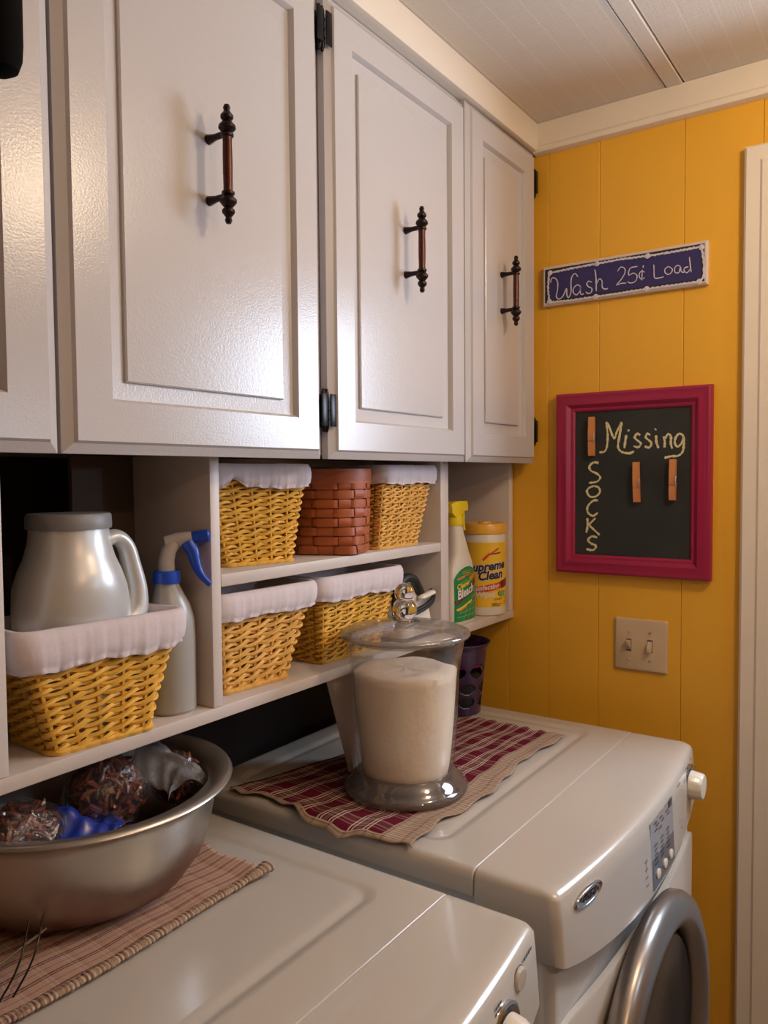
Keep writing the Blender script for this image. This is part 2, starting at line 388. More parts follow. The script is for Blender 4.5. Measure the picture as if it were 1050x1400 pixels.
# yellow wall with a doorway (y -0.60..0.21, up to z 0.505)
bm = bmesh.new()
add_box(bm, (XW + 0.004, 0.208, ZF), (XW + 0.07, YB, ZC)); add_box(bm, (XW + 0.004, -1.6, 0.505), (XW + 0.07, 0.208, ZC))
add_box(bm, (XW + 0.004, -1.6, ZF), (XW + 0.07, -0.60, 0.505))
wall = struct('wall_back', bm, M_yellow)
edges = [YB, 0.985, 0.84, 0.738, 0.646, 0.540, 0.380, 0.2475, 0.208]
for a, b_ in zip(edges, edges[1:]):
    b = bmesh.new(); add_box(b, (XW, b_ + 0.0003, ZF), (XW + 0.006, a - 0.0003, 0.70), 0.0009, 1)
    obj('wall_plank', b, M_yellow, wall)
edges = [0.208, 0.06, -0.12, -0.30, -0.45, -0.60]
for a, b_ in zip(edges, edges[1:]):
    b = bmesh.new(); add_box(b, (XW, b_ + 0.0003, 0.50), (XW + 0.006, a - 0.0003, 0.70), 0.0009, 1)
    obj('wall_plank', b, M_yellow, wall)
# crown board along the yellow wall
bm = bmesh.new()
prof = [(0, 0.7115), (-0.014, 0.7115), (-0.014, 0.667), (-0.017, 0.6655), (-0.020, 0.662), (-0.0205, 0.657), (-0.018, 0.6525), (-0.012, 0.651), (0, 0.651)]
faces_from_loops(bm, [[Vector((XW + p[0], y, p[1])) for p in prof] for y in (-1.5, 0.672)], True, True, True)
struct('trim_1', bm, M_trim, None, True)
# door casing, mitred
bm = bmesh.new()
cz = 0.571; cy = 0.276; cw = 0.068
pr = [(0, 0), (0.012, 0.0), (0.016, 0.004), (0.016, 0.026), (0.019, 0.030), (0.019, cw - 0.006), (0.014, cw), (0, cw)]
def cas(path):
    return [[Vector((XW - t, *p(i))) for t, i in pr] for p in path]
faces_from_loops(bm, cas([lambda i: (cy - i, ZF), lambda i: (cy - i, cz - i), lambda i: (-0.67 + i, cz - i), lambda i: (-0.67 + i, ZF)]), True, True, True)
struct('trim_2', bm, M_trim, None, True)
bm = bmesh.new()
for y0, y1 in ((0.190, 0.208), (-0.602, -0.584)): add_box(bm, (XW, y0, ZF), (XW + 0.07, y1, 0.505))
add_box(bm, (XW, -0.602, 0.487), (XW + 0.07, 0.208, 0.505)); struct('trim_3', bm, M_trim)

# ------------------------------------------------------------------ wall cabinet
cab = thing('wall_cabinet', 'long white painted wall cabinet with raised-panel doors, up against the ceiling', 'cabinet', (0.78, 0.86, 0.03))
bm = bmesh.new(); add_box(bm, (0.02, 0.703, 0.032), (1.526, YB - 0.002, 0.711), 0.001); obj('body', bm, M_door, cab)
bm = bmesh.new()
add_box(bm, (0.02, 0.686, 0.030), (1.526, 0.7025, 0.078), 0.001)
add_box(bm, (0.02, 0.686, 0.60), (1.526, 0.7025, 0.6545), 0.001)
for x0, x1 in ((0.02, 0.10), (0.405, 0.455), (0.795, 0.860), (1.19, 1.25), (1.485, 1.526)):
    add_box(bm, (x0, 0.6862, 0.079), (x1, 0.7024, 0.599), 0.001)
obj('face_frame', bm, M_door, cab)
bm = bmesh.new(); add_box(bm, (0.02, 0.664, 0.6555), (1.526, 0.7025, 0.7115), 0.0015); obj('top_rail', bm, M_trim, cab)
def ring_box(x0, x1, z0, z1, yf, rings):
    return [[Vector((x0 + i, yf + d, z0 + i)), Vector((x1 - i, yf + d, z0 + i)), Vector((x1 - i, yf + d, z1 - i)), Vector((x0 + i, yf + d, z1 - i))] for i, d in rings]
def pull(parent, x, zc, y0):
    fin = [(0.0, 0.0), (0.0028, 0.0008), (0.0042, 0.004), (0.0032, 0.0075), (0.0045, 0.009), (0.0072, 0.0125), (0.0070, 0.0155), (0.0044, 0.018),
           (0.0060, 0.0195), (0.0094, 0.0235), (0.0096, 0.0265), (0.0062, 0.0300), (0.0052, 0.0310), (0.0072, 0.0325), (0.0072, 0.0350), (0.0048, 0.0362)]
    bm = bmesh.new()
    shaft = [(r, -0.065 + h) for r, h in fin] + [(0.0046, -0.020), (0.0046, 0.020)] + [(r, 0.065 - h) for r, h in fin[::-1]]
    add_lathe(bm, shaft, 16, (x, y0 - 0.030, zc))
    obj('handle', bm, M_iron, parent)
    for s_ in (-1, 1):
        bm = bmesh.new()
        add_tube(bm, [(x, y0 - 0.028, zc + s_ * 0.0338), (x, y0 - 0.012, zc + s_ * 0.0338), (x, y0 - 0.003, zc + s_ * 0.0338), (x, y0, zc + s_ * 0.0338)], [0.0036, 0.0036, 0.0052, 0.0058], 10)
        obj('handle_post', bm, M_iron, parent)
    bm = bmesh.new(); add_tube(bm, [(x, y0 - 0.030, zc + t) for t in (-0.030, -0.024, -0.01, 0.01, 0.024, 0.030)], [0.0054, 0.0052, 0.0055, 0.0055, 0.0052, 0.0054], 12)
    obj('grip', bm, M_bronze, parent)
def hinge(parent, x, z, side):
    bm = bmesh.new()
    add_lathe(bm, [(0, -0.030), (0.002, -0.029), (0.0025, -0.026), (0.0035, -0.024), (0.0035, 0.024), (0.0025, 0.026), (0.002, 0.029), (0, 0.030)], 10, (x, 0.672, z))
    for zz in (-0.012, 0, 0.012): add_lathe(bm, [(0.0042, zz - 0.001), (0.0046, zz), (0.0042, zz + 0.001)], 10, (x, 0.672, z))
    add_box(bm, (x - 0.001, 0.674, z - 0.022), (x + 0.001, 0.6855, z + 0.022), 0.0004)
    a, b_ = (x, x + side * 0.014); add_box(bm, (min(a, b_), 0.6815, z - 0.022), (max(a, b_), 0.6858, z + 0.022), 0.0006)
    add_box(bm, (x - side * 0.012 if side > 0 else x, 0.6640, z - 0.022), (x if side > 0 else x + 0.012, 0.6660, z + 0.022), 0.0006)
    for zz in (-0.013, 0.013): add_lathe(bm, [(0, -0.002), (0.0022, -0.0015), (0.003, 0)], 8, (x + side * 0.0095, 0.6835, z + zz), 'Y')
    obj('hinge', bm, M_hinge, parent)
def cab_door(x0, x1, hx, hs, px=None, ztop=0.640):
    yf = 0.665; z0 = 0.0245
    bm = bmesh.new()
    rings = [(0, 0.0195), (0, 0.009), (0.0025, 0.0075), (0.010, 0.0035), (0.0125, 0.0), (0.052, 0.0), (0.054, 0.0035), (0.0555, 0.0075), (0.0740, 0.0105)]
    L = ring_box(x0, x1, z0, ztop, yf, rings)
    faces_from_loops(bm, L, True, True, True)
    d = obj('door', bm, M_door, cab, angle=20)
    bm = bmesh.new()
    faces_from_loops(bm, ring_box(x0, x1, z0, ztop, yf, [(0.0735, 0.0115), (0.0735, 0.0072), (0.0750, 0.0058)]), True, True, True)
    obj('raised_panel', bm, M_door, d, angle=20)
    pull(d, px if px else (x0 + x1) / 2, 0.345, yf + 0.0058)
    for z in (0.090, 0.594): hinge(d, hx, z, hs)
    return d
cab_door(0.050, 0.4325, 0.0455, -1, 0.235)
cab_door(0.4365, 0.8205, 0.8265, 1, 0.6265)
cab_door(0.8375, 1.2175, 0.8330, -1, 1.030)
cab_door(1.2250, 1.5100, 1.5155, 1, 1.362, 0.6505)

# ------------------------------------------------------------------ open shelf unit
YS = 0.724; YK = 0.872
sh = thing('shelf_unit', 'white open cubby shelf hanging under the wall cabinet, filled with baskets', 'shelf', (0.95, 0.8, -0.303))
bm = bmesh.new(); add_box(bm, (0.30, YS, -0.3025), (1.526, YK + 0.012, -0.2865), 0.0015); obj('lower_shelf', bm, M_shelf, sh)
bm = bmesh.new(); add_box(bm, (0.6845, YS, -0.1365), (1.222, YK, -0.1205), 0.0015); obj('middle_shelf', bm, M_shelf, sh)
def upright(x0, x1, y0=YS, y1=YK, nm='upright'):
    b = bmesh.new(); add_box(b, (x0, y0, -0.2863), (x1, y1, 0.0295), 0.0015); obj(nm, b, M_shelf, sh)
upright(0.372, 0.4045, YS, YS + 0.02, 'stile'); upright(0.6685, 0.6843); upright(1.2225, 1.2505); upright(1.504, 1.522)
bm = bmesh.new(); add_box(bm, (0.684, YK + 0.0003, -0.286), (1.526, YK + 0.008, 0.0295), 0.0005); obj('back_panel', bm, M_shelf, sh)
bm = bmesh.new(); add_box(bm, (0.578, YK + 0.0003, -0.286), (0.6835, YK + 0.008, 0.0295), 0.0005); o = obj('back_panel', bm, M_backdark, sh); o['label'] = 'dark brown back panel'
bm = bmesh.new()
q = [(0.905, 0.738), (1.02, 0.738)]
L = []
for z, xa, xb in ((-0.3028, 0.918, 1.03), (-0.4722, 0.976, 1.065)):
    L.append([Vector((xa, 0.738, z)), Vector((xb, 0.738, z)), Vector((xb, 0.750, z)), Vector((xa, 0.750, z))])
faces_from_loops(bm, L, True, True, True); obj('support_board', bm, M_shelf, sh)

# ------------------------------------------------------------------ washer and dryer
def appliance(kind, label, x0, x1):
    root = thing(kind, label, 'washing machine' if kind == 'washer' else 'dryer', ((x0 + x1) / 2, 0.66, ZA))
    xm = (x0 + x1) / 2; hw = (x1 - x0) / 2
    def bow(x, y, amt=1.0):      # front bulges toward the room
        t = (x - xm) / hw; f = max(0.0, min(1.0, (0.46 - y) / 0.10))
        return y - 0.022 * (1 - t * t) * f * amt
    # cabinet body
    bm = bmesh.new(); L = []
    for z, ins in ((ZA + 0.012, 0.004), (ZA + 0.016, 0), (-0.545, 0), (-0.540, 0.003), (-0.532, 0.003)):
        L.append([Vector((p.x, bow(p.x, p.y, 0.8), p.z)) for p in rrect(x0 + 0.003 + ins, x1 - 0.003 - ins, 0.360 + ins, 0.985 - ins, 0.018, z)])
    faces_from_loops(bm, L, True, True, True); obj('cabinet_body', bm, M_enamel_side, root)
    # top panel, with sunken field
    bm = bmesh.new(); L = []
    for z, i in ((-0.533, 0.0), (-0.512, 0.0), (-0.5045, 0.003), (-0.5008, 0.008), (-0.500, 0.013), (-0.500, 0.016)):
        L.append(rrect(x0 + i, x1 - i, 0.4655 + i * 0.15, 0.99 - i, (0.003, 0.014, 0.014, 0.003), z))
    ix0, ix1, iy0, iy1 = x0 + 0.045, x1 - 0.045, 0.533, 0.94
    for z, i, r in ((-0.5000, -0.006, 0.034), (-0.5001, -0.003, 0.032), (-0.5018, 0.004, 0.028), (-0.5033, 0.008, 0.026), (-0.5033, 0.012, 0.024), (-0.5018, 0.018, 0.022), (-0.5012, 0.023, 0.021), (-0.5012, 0.028, 0.020)):
        L.append(rrect(ix0 + i, ix1 - i, iy0 + i, iy1 - i, r, z))
    faces_from_loops(bm, L, True, True, True); obj('top_panel', bm, M_enamel, root, angle=50)
    # console
    bm = bmesh.new(); L = []
    def zb(p):
        t = (p.x - xm) / hw; f = max(0.0, min(1.0, (0.42 - p.y) / 0.05))
        return -0.586 - 0.040 * (1 - t * t) ** 0.8 * f if abs(t) < 1 else -0.586
    n = 10
    for z, i, fy in ((-0.500, 0.022, 0.0), (-0.500, 0.014, 0.0), (-0.5012, 0.008, -0.001), (-0.5045, 0.0035, -0.003), (-0.510, 0.0005, -0.004), (-0.535, 0.0, -0.006), (None, 0.0, -0.010), (None, 0.002, -0.008), (None, 0.006, -0.004)):
        ring = []
        base = rrect(x0 + i, x1 - i, 0.357 + i, 0.4645, (0.012, 0.002, 0.002, 0.012), 0, n)
        # densify the front edge so that it can bow
        ext = []
        for a, b_ in zip(base, base[1:] + base[:1]):
            ext.append(a)
            if (b_ - a).length > 0.2:
                for k in range(1, 24): ext.append(a.lerp(b_, k / 24))
        for p in ext:
            f = max(0.0, min(1.0, (0.46 - p.y) / 0.10))
            q_ = Vector((p.x, bow(p.x, p.y) + fy * f, 0))
            zz = z if z is not None else zb(p) - (0 if i == 0 else 0.001 if i == 0.002 else 0.002) * 1.0
            q_.z = zz; ring.append(q_)
        L.append(ring)
    faces_from_loops(bm, L, True, True, True); obj('control_panel', bm, M_enamel, root, angle=50)
    def yf(x, z):
        t = (x - xm) / hw; return 0.357 - 0.022 * (1 - t * t) - 0.005 - max(0, (-0.535 - z)) * 0.05
    # lower front sheet
    bm = bmesh.new(); rows = []
    for z in (-0.672, -0.675, ZA + 0.02):
        rows.append([(x0 + 0.004 + (x1 - x0 - 0.008) * k / 20, z) for k in range(21)])
    def ff(off):
        return lambda u, v: Vector((u, 0.357 - 0.022 * (1 - ((u - xm) / hw) ** 2) * 0.8 - off, v))
    Lr = []
    for r_, o_ in ((rows[0], -0.006), (rows[0], 0.002), (rows[1], 0.004), (rows[2], 0.004), (rows[2], -0.006)):
        Lr.append([ff(o_)(*p) for p in r_])
    faces_from_loops(bm, Lr, False, False, False, True); obj('front_panel', bm, M_enamel, root)
    # round door
    cx = xm - 0.036; cz_ = -0.895; y0 = 0.320
    d = bmesh.new()
    pr_ = [(0.250, 0.012), (0.261, 0.004), (0.262, -0.008), (0.257, -0.019), (0.243, -0.026), (0.226, -0.027), (0.212, -0.020), (0.207, -0.008), (0.206, 0.004), (0.215, 0.012)]
    add_lathe(d, [(r, y0 + h) for r, h in pr_] + [(0.250, y0 + 0.012)], 64, (cx, 0, cz_), 'Y')
    dr = obj('door', d, M_silver, root, angle=60)
    d = bmesh.new(); add_lathe(d, [(0.207, y0 + 0.003), (0.196, y0 - 0.006), (0.180, y0 - 0.002), (0.160, y0 - 0.001), (0.13, y0 + 0.005), (0.07, y0 + 0.009), (0, y0 + 0.010)], 48, (cx, 0, cz_), 'Y')
    g = obj('glass_bowl', d, M_darkglass, dr); g['label'] = 'dark glass bowl'
    for fx in (x0 + 0.05, x1 - 0.05):
        for fy in (0.42, 0.93):
            d = bmesh.new(); add_lathe(d, [(0, ZA), (0.022, ZA), (0.022, ZA + 0.012), (0, ZA + 0.012)], 12, (fx, fy, 0)); obj('foot', d, M_rubber, root)
    return root, yf
dryer, yfd = appliance('dryer', 'white front-loading dryer against the yellow wall, with a chrome badge', 0.8600, 1.5160)
washer, yfw = appliance('washer', 'white front-loading washer in the foreground left of the dryer', 0.148, 0.8030)

def on(yf, off=0.0008): return lambda u, v: Vector((u, yf(u, v) - off, v))
# dryer badge
bm = bmesh.new()
def ellip(cx, cz, a, b, n=28, rot=0.0):
    return [(cx + a * math.cos(t) * math.cos(rot) - b * math.sin(t) * math.sin(rot), cz + a * math.cos(t) * math.sin(rot) + b * math.sin(t) * math.cos(rot)) for t in [2 * PI * k / n for k in range(n)]]
L = []
for s, o_ in ((1.0, -0.001), (1.0, 0.002), (0.93, 0.0035), (0.85, 0.003), (0.80, 0.0022)):
    L.append([on(yfd, o_)(*p) for p in ellip(0.936, -0.5275, 0.0375 * s, 0.0115 * s)])
faces_from_loops(bm, L, True, True, True)
bd = obj('badge', bm, M_chrome, dryer)
bm = bmesh.new(); bv = [bm.verts.new(on(yfd, 0.003)(*p)) for p in ellip(0.938, -0.5275, 0.024, 0.0045)]; bm.faces.new(bv)
add_tube(bm, [on(yfd, 0.0034)(0.912 + 0.004 * k, -0.5275 + 0.004 * math.sin(k * 1.9)) for k in range(14)], 0.0007, 5)
obj('emblem', bm, M_inkdark, bd)
# dryer display
bm = bmesh.new(); grid_patch(bm, lambda a, b: (1.158 + 0.128 * a + 0.004 * (1 - b), -0.622 + 0.104 * b), 10, 4, on(yfd, 0.001)); disp = obj('display_panel', bm, M_lcd, dryer)
bm = bmesh.new(); grid_patch(bm, lambda a, b: (1.164 + 0.122 * a, -0.621 + 0.045 * b), 10, 3, on(yfd, 0.0014)); obj('button_field', bm, M_lcddark, disp)
for bx in (1.188, 1.226, 1.262):
    bm = bmesh.new(); L = [[on(yfd, o_)(*p) for p in ellip(bx, -0.604, 0.0095 * s, 0.0072 * s, 16)] for s, o_ in ((1, 0.001), (1, 0.003), (0.8, 0.0038))]
    faces_from_loops(bm, L, True, False, True); obj('button', bm, M_whitep, disp)
bm = bmesh.new()
for k, (a, b) in enumerate([(1.175, -0.525), (1.185, -0.531), (1.178, -0.537), (1.205, -0.527), (1.215, -0.534), (1.20, -0.541), (1.24, -0.530), (1.25, -0.537)]):
    grid_patch(bm, bar(a, b, a + 0.016, b, 0.0022), 3, 1, on(yfd, 0.0018))
for r_ in range(3):
    for k in range(5):
        a = 1.182 + r_ * 0.034; b = -0.558 - k * 0.007
        grid_patch(bm, bar(a - 0.008, b, a + 0.008, b, 0.002), 3, 1, on(yfd, 0.0019))
grid_patch(bm, bar(1.258, -0.5245, 1.278, -0.5245, 0.012), 3, 1, on(yfd, 0.0019))
obj('panel_print', bm, M_inkdark, disp)
bm = bmesh.new()
for k in range(4): grid_patch(bm, bar(1.128 + 0.001 * k, -0.565 - 0.012 * k, 1.142, -0.565 - 0.012 * k, 0.0016), 2, 1, on(yfd, 0.0009))
grid_patch(bm, bar(1.135, -0.562, 1.135, -0.582, 0.0012), 1, 2, on(yfd, 0.0009))
for k in range(12):
    a = 2 * PI * k / 12; cx_, cz_ = 1.437 + 0.050 * math.cos(a), -0.553 + 0.043 * math.sin(a)
    if abs(math.cos(a)) > 0.3: grid_patch(bm, bar(cx_ - 0.008, cz_, cx_ + 0.008, cz_, 0.0022), 2, 1, on(yfd, 0.0009))
for k in range(6): grid_patch(bm, bar(1.330 + 0.012 * (k % 2), -0.520 - 0.015 * k, 1.352 + 0.012 * (k % 2), -0.520 - 0.015 * k, 0.0018), 2, 1, on(yfd, 0.0009))
o = obj('console_print', bm, M_inkdark, dryer); o['kind'] = 'stuff'
def dial(root, yf, cx, cz, r, depth, rk):
    y = yf(cx, cz); b = bmesh.new()
    add_lathe(b, [(r, y + 0.004), (r, y - 0.002), (r - 0.003, y - 0.0035), (r - 0.006, y - 0.0015), (rk, y - 0.001)], 32, (cx, 0, cz), 'Y')
    o = obj('dial_surround', b, M_chrome, root)
    b = bmesh.new(); add_lathe(b, [(r - 0.004, y - 0.0010), (0, y - 0.0012)], 32, (cx, 0, cz), 'Y'); add_lathe(b, [(rk + 0.0005, y - 0.001), (rk + 0.0005, y - 0.0035), (0, y - 0.0036)], 24, (cx, 0, cz), 'Y'); obj('dial_recess', b, M_rubber, o)
    b = bmesh.new(); n = 36
    def rg(rr, yy, am): return [Vector((cx + (rr + (am if k % 3 == 0 else 0)) * math.cos(2 * PI * k / n), yy, cz + (rr + (am if k % 3 == 0 else 0)) * math.sin(2 * PI * k / n))) for k in range(n)]
    faces_from_loops(b, [rg(rk, y - 0.002, 0), rg(rk, y - 0.006, 0), rg(rk * 0.95, y - 0.008, 0.0012), rg(rk * 0.88, y - depth + 0.003, 0.0012), rg(rk * 0.80, y - depth, 0), rg(rk * 0.3, y - depth - 0.001, 0)], True, True, True)
    obj('dial_knob', b, M_whitep, root)
dial(dryer, yfd, 1.437, -0.553, 0.036, 0.026, 0.025)
dial(washer, yfw, 0.690, -0.5600, 0.033, 0.022, 0.023)
bm = bmesh.new()
y = yfw(0.7345, -0.527)
add_lathe(bm, [(0.0125, y + 0.001), (0.0125, y - 0.0025), (0.0105, y - 0.0045), (0.004, y - 0.005), (0, y - 0.005)], 24, (0.7345, 0, -0.527), 'Y'); obj('button', bm, M_enamel, washer)
bm = bmesh.new(); add_lathe(bm, [(0.0140, y - 0.0002), (0.0125, y - 0.0010)], 24, (0.7345, 0, -0.527), 'Y'); obj('button_ring', bm, M_chrome, washer)
bm = bmesh.new()
for a, b in [(0.750, -0.516), (0.757, -0.516), (0.764, -0.516), (0.771, -0.516)]: grid_patch(bm, bar(a, b, a + 0.005, b, 0.0038), 1, 1, on(yfw, 0.0009))
for a, b in [(0.668, -0.520), (0.668, -0.526), (0.648, -0.535), (0.648, -0.541), (0.728, -0.562), (0.735, -0.568), (0.740, -0.574), (0.730, -0.580), (0.742, -0.586)]:
    for k in range(3): grid_patch(bm, bar(a + k * 0.0055, b, a + k * 0.0055 + 0.0042, b, 0.0032), 1, 1, on(yfw, 0.0009))
o = obj('console_print', bm, M_inkdark, washer); o['kind'] = 'stuff'

# ------------------------------------------------------------------ wicker baskets
def round_quad(corners, rad, n):
    Q = [Vector((c[0], c[1], 0)) for c in corners]; pts = []
    for i in range(4):
        p0, p, p1 = Q[i - 1], Q[i], Q[(i + 1) % 4]
        a = p + (p0 - p).normalized() * rad; b = p + (p1 - p).normalized() * rad
        for k in range(7):
            t = k / 6; pts.append(a * (1 - t) ** 2 + p * 2 * t * (1 - t) + b * t * t)
    cum = [0]
    for a, b in zip(pts, pts[1:] + pts[:1]): cum.append(cum[-1] + (b - a).length)
    out = []; j = 0
    for k in range(n):
        s = cum[-1] * k / n
        while cum[j + 1] < s: j += 1
        t = (s - cum[j]) / max(1e-9, cum[j + 1] - cum[j])
        out.append(pts[j].lerp(pts[(j + 1) % len(pts)], t))
    nor = []
    for k in range(n):
        t = out[(k + 1) % n] - out[k - 1]; nor.append(Vector((t.y, -t.x, 0)).normalized())
    return out, nor
def wicker_basket(label, bq, tq, zb, zt, nrow, nst, sr, m, liner, lab_cat='basket', rad=0.012, notch=None, inner=0.03):
    cx = sum(c[0] for c in bq) / 4; cy = sum(c[1] for c in bq) / 4
    root = thing('wicker_basket', label, lab_cat, (cx, cy, zb), 'lined wicker baskets in the cubby shelf')
    per = 10; n = nst * per
    B, NB = round_quad(bq, rad, n); T, NT = round_quad(tq, rad * 1.3, n)
    def at(k, h):
        k %= n; p = B[k].lerp(T[k], h); nn = NB[k].lerp(NT[k], h).normalized()
        return p, nn, zb + (zt - zb) * h
    amp = sr * 1.15
    for s in range(nst):
        k = s * per + per // 2
        bm = bmesh.new(); pts = []
        for h in (0.0, 0.25, 0.5, 0.75, 1.0):
            p, nn, z = at(k, h); pts.append(Vector((p.x, p.y, z + 0.002 * (1 - h))) - nn * sr * 1.0)
        add_tube(bm, pts, sr * 0.8, 5); obj('stake', bm, m, root)
    hs = []
    z = 0.02
    for r in range(nrow): hs.append(0.015 + 0.97 * (r + 0.3) / nrow)
    for r, h in enumerate(hs):
        bm = bmesh.new(); ph = random.uniform(-0.15, 0.15)
        bz = (zt - zb) / nrow * 0.33
        for st in (0, 1):
            pts = []; 
            for k in range(0, n, 1):
                s = k / per + 0.5
                p, nn, zz = at(k, h); a = PI * (s + st + ph)
                wob = 0.0007 * math.sin(k * 0.13 + r * 2.1)
                pts.append(Vector((p.x, p.y, zz)) + nn * (amp * math.cos(a) - sr) + Vector((0, 0, bz * (math.sin(a)) + wob)))
            add_tube(bm, pts, sr, 5, True)
        obj('wicker_row', bm, m, root)
    # braided foot and rim
    for h, o_, nm in ((0.0, sr * 0.6, 'foot_braid'), (1.0, 0.0, 'rim_braid')):
        bm = bmesh.new()
        for st in (0, 1, 2):
            pts = []
            for k in range(n):
                p, nn, zz = at(k, h); zz -= 2.2 * sr if h == 1.0 else 0; a = 2 * PI * (k / per / 2 + st / 3)
                pts.append(Vector((p.x, p.y, max(zz + sr * 0.9 * math.sin(a), zb + sr))) + nn * (o_ + sr * 0.9 * math.cos(a) - sr))
            add_tube(bm, pts, sr, 5, True)
        obj(nm, bm, m, root)
    bm = bmesh.new(); inn = [Vector((p.x, p.y, zb + 0.0035)) - q * sr * 2 for p, q in zip(B, NB)]
    faces_from_loops(bm, [inn, [v + Vector((0, 0, 0.004)) for v in inn]], True, True, True); obj('floor', bm, m, root)
    # cotton liner folded over the rim
    if liner:
        N2 = 240; TT, TN = round_quad(tq, rad * 1.6, N2); bm = bmesh.new(); L = []
        f = [random.uniform(0, 6.28) for _ in range(8)]
        def wave(u, i):
            return math.sin(u * 19 + f[i]) * 0.6 + math.sin(u * 43 + f[i + 1]) * 0.3 + math.sin(u * 77 + f[i + 2]) * 0.2
        prof = [(-0.013, -inner, 0.5), (-0.012, -inner * 0.5, 0.4), (-0.009, -0.002, 0.3), (-0.004, 0.0045, 0.3), (0.003, 0.0045, 0.3), (0.0065, -0.001, 0.3), (0.0080, -liner * 0.25, 0.3), (0.0085, -liner * 0.5, 0.4), (0.0080, -liner * 0.8, 0.6), (0.0050, -liner * 0.93, 1.2), (0.0068, -liner * 1.02, 2.4)]
        for d, dz, wv in prof:
            ring = []
            for k in range(N2):
                u = 2 * PI * k / N2; p, q = TT[k], TN[k]
                ww = wave(u, 0) * 0.0012 * wv
                sag = 1 + 0.05 * math.sin(u * 5 + f[3]) + 0.03 * math.sin(u * 17 + f[5])
                if notch and dz < -0.005 and d > 0:
                    sag *= 1 - notch[2] * math.exp(-((k / N2 - notch[0]) / notch[1]) ** 2)
                # tapering wall: hang outward of it
                h = 1 + (dz * sag) / (zt - zb) if d > 0 else 1
                w_ = at(int(k * n / N2), max(0, min(1, h)))[0] - T[int(k * n / N2) % n]
                ring.append(Vector((p.x, p.y, zt + dz * (sag if d > 0 else 1))) + q * (d + ww) + w_ * 0.35)
            L.append(ring)
        faces_from_loops(bm, L, True)
        o = obj('liner', bm, M_liner, root, angle=80); o['label'] = 'white cotton liner folded over the rim'
        md = o.modifiers.new('thickness', 'SOLIDIFY'); md.thickness = 0.0012; md.offset = 0
    return root
ZL = -0.2865; ZM = -0.1205
wicker_basket('large yellow wicker basket with white liner, holding the grey detergent jug',
              [(0.458, 0.736), (0.578, 0.724), (0.576, 0.822), (0.464, 0.828)], [(0.420, 0.728), (0.617, 0.712), (0.607, 0.826), (0.428, 0.842)], ZL, -0.156, 12, 16, 0.0030, M_wicker, 0.036, inner=0.045)
wicker_basket('wicker basket on the middle shelf left of the red woven basket',
              [(0.738, 0.772), (0.845, 0.742), (0.862, 0.825), (0.758, 0.852)], [(0.706, 0.772), (0.866, 0.729), (0.884, 0.828), (0.728, 0.860)], ZM, 0.014, 13, 16, 0.0026, M_wicker, 0.028, notch=(0.10, 0.03, 0.45))
wicker_basket('wicker basket on the middle shelf right of the red woven basket',
              [(1.046, 0.739), (1.166, 0.737), (1.164, 0.822), (1.052, 0.822)], [(1.047, 0.727), (1.206, 0.724), (1.202, 0.842), (1.047, 0.842)], ZM, 0.014, 14, 18, 0.0024, M_wicker2, 0.026)
wicker_basket('wicker basket on the lower shelf beside the divider, left of its neighbour',
              [(0.715, 0.756), (0.834, 0.748), (0.834, 0.836), (0.715, 0.836)], [(0.696, 0.742), (0.880, 0.732), (0.876, 0.852), (0.696, 0.852)], ZL, -0.155, 11, 16, 0.0031, M_wicker2, 0.030)
wicker_basket('wicker basket on the lower shelf beside the black and cream iron',
              [(0.918, 0.756), (1.066, 0.752), (1.062, 0.832), (0.924, 0.836)], [(0.900, 0.740), (1.106, 0.730), (1.096, 0.850), (0.896, 0.852)], ZL, -0.155, 13, 18, 0.0026, M_wicker, 0.032)

# red splint basket
rb = thing('splint_basket', 'reddish-brown woven splint basket between two wicker baskets', 'basket', (0.980, 0.780, ZM))
n = 12 * 10
sq = [(0.980 + 0.070 * math.cos(a), 0.780 + 0.070 * math.sin(a)) for a in [math.radians(d) for d in (-112, -22, 68, 158)]]
SB, SN = round_quad(sq, 0.016, n)
def rb_at(k, h):
    k %= n; a = math.radians(-112) + 2 * PI * (k / n) - 0.0
    # start angle of the rounded square's first sample
    p0 = SB[k]; a = math.atan2(p0.y - 0.780, p0.x - 0.980); R_ = 0.0555 + 0.002 * h
    ci = Vector((0.980 + R_ * math.cos(a), 0.780 + R_ * math.sin(a), 0)); nn = Vector((math.cos(a), math.sin(a), 0))
    t = min(1, h * 2.2) ** 0.7; return p0.lerp(ci, t), SN[k].lerp(nn, t).normalized()
H = 0.128; nr = 9; ph_ = H / nr
for r in range(nr):
    bm = bmesh.new(); z0 = ZM + 0.002 + r * ph_; z1 = z0 + ph_ - 0.0018; La = []
    for dz, o_ in ((z0, -0.0007), (z0, 0.0007), ((z0 + z1) / 2, 0.0011), (z1, 0.0007), (z1, -0.0007)):
        ring = []
        for k in range(n):
            p, nn = rb_at(k, (dz - ZM) / H); s = k / 10
            of = 0.0024 * max(-1, min(1, 2.2 * math.cos(PI * (s + r)) + 0.75))
            ring.append(Vector((p.x, p.y, dz)) + nn * (of + o_))
        La.append(ring)
    faces_from_loops(bm, La, True, False, False, True); obj('splint', bm, M_splint, rb)
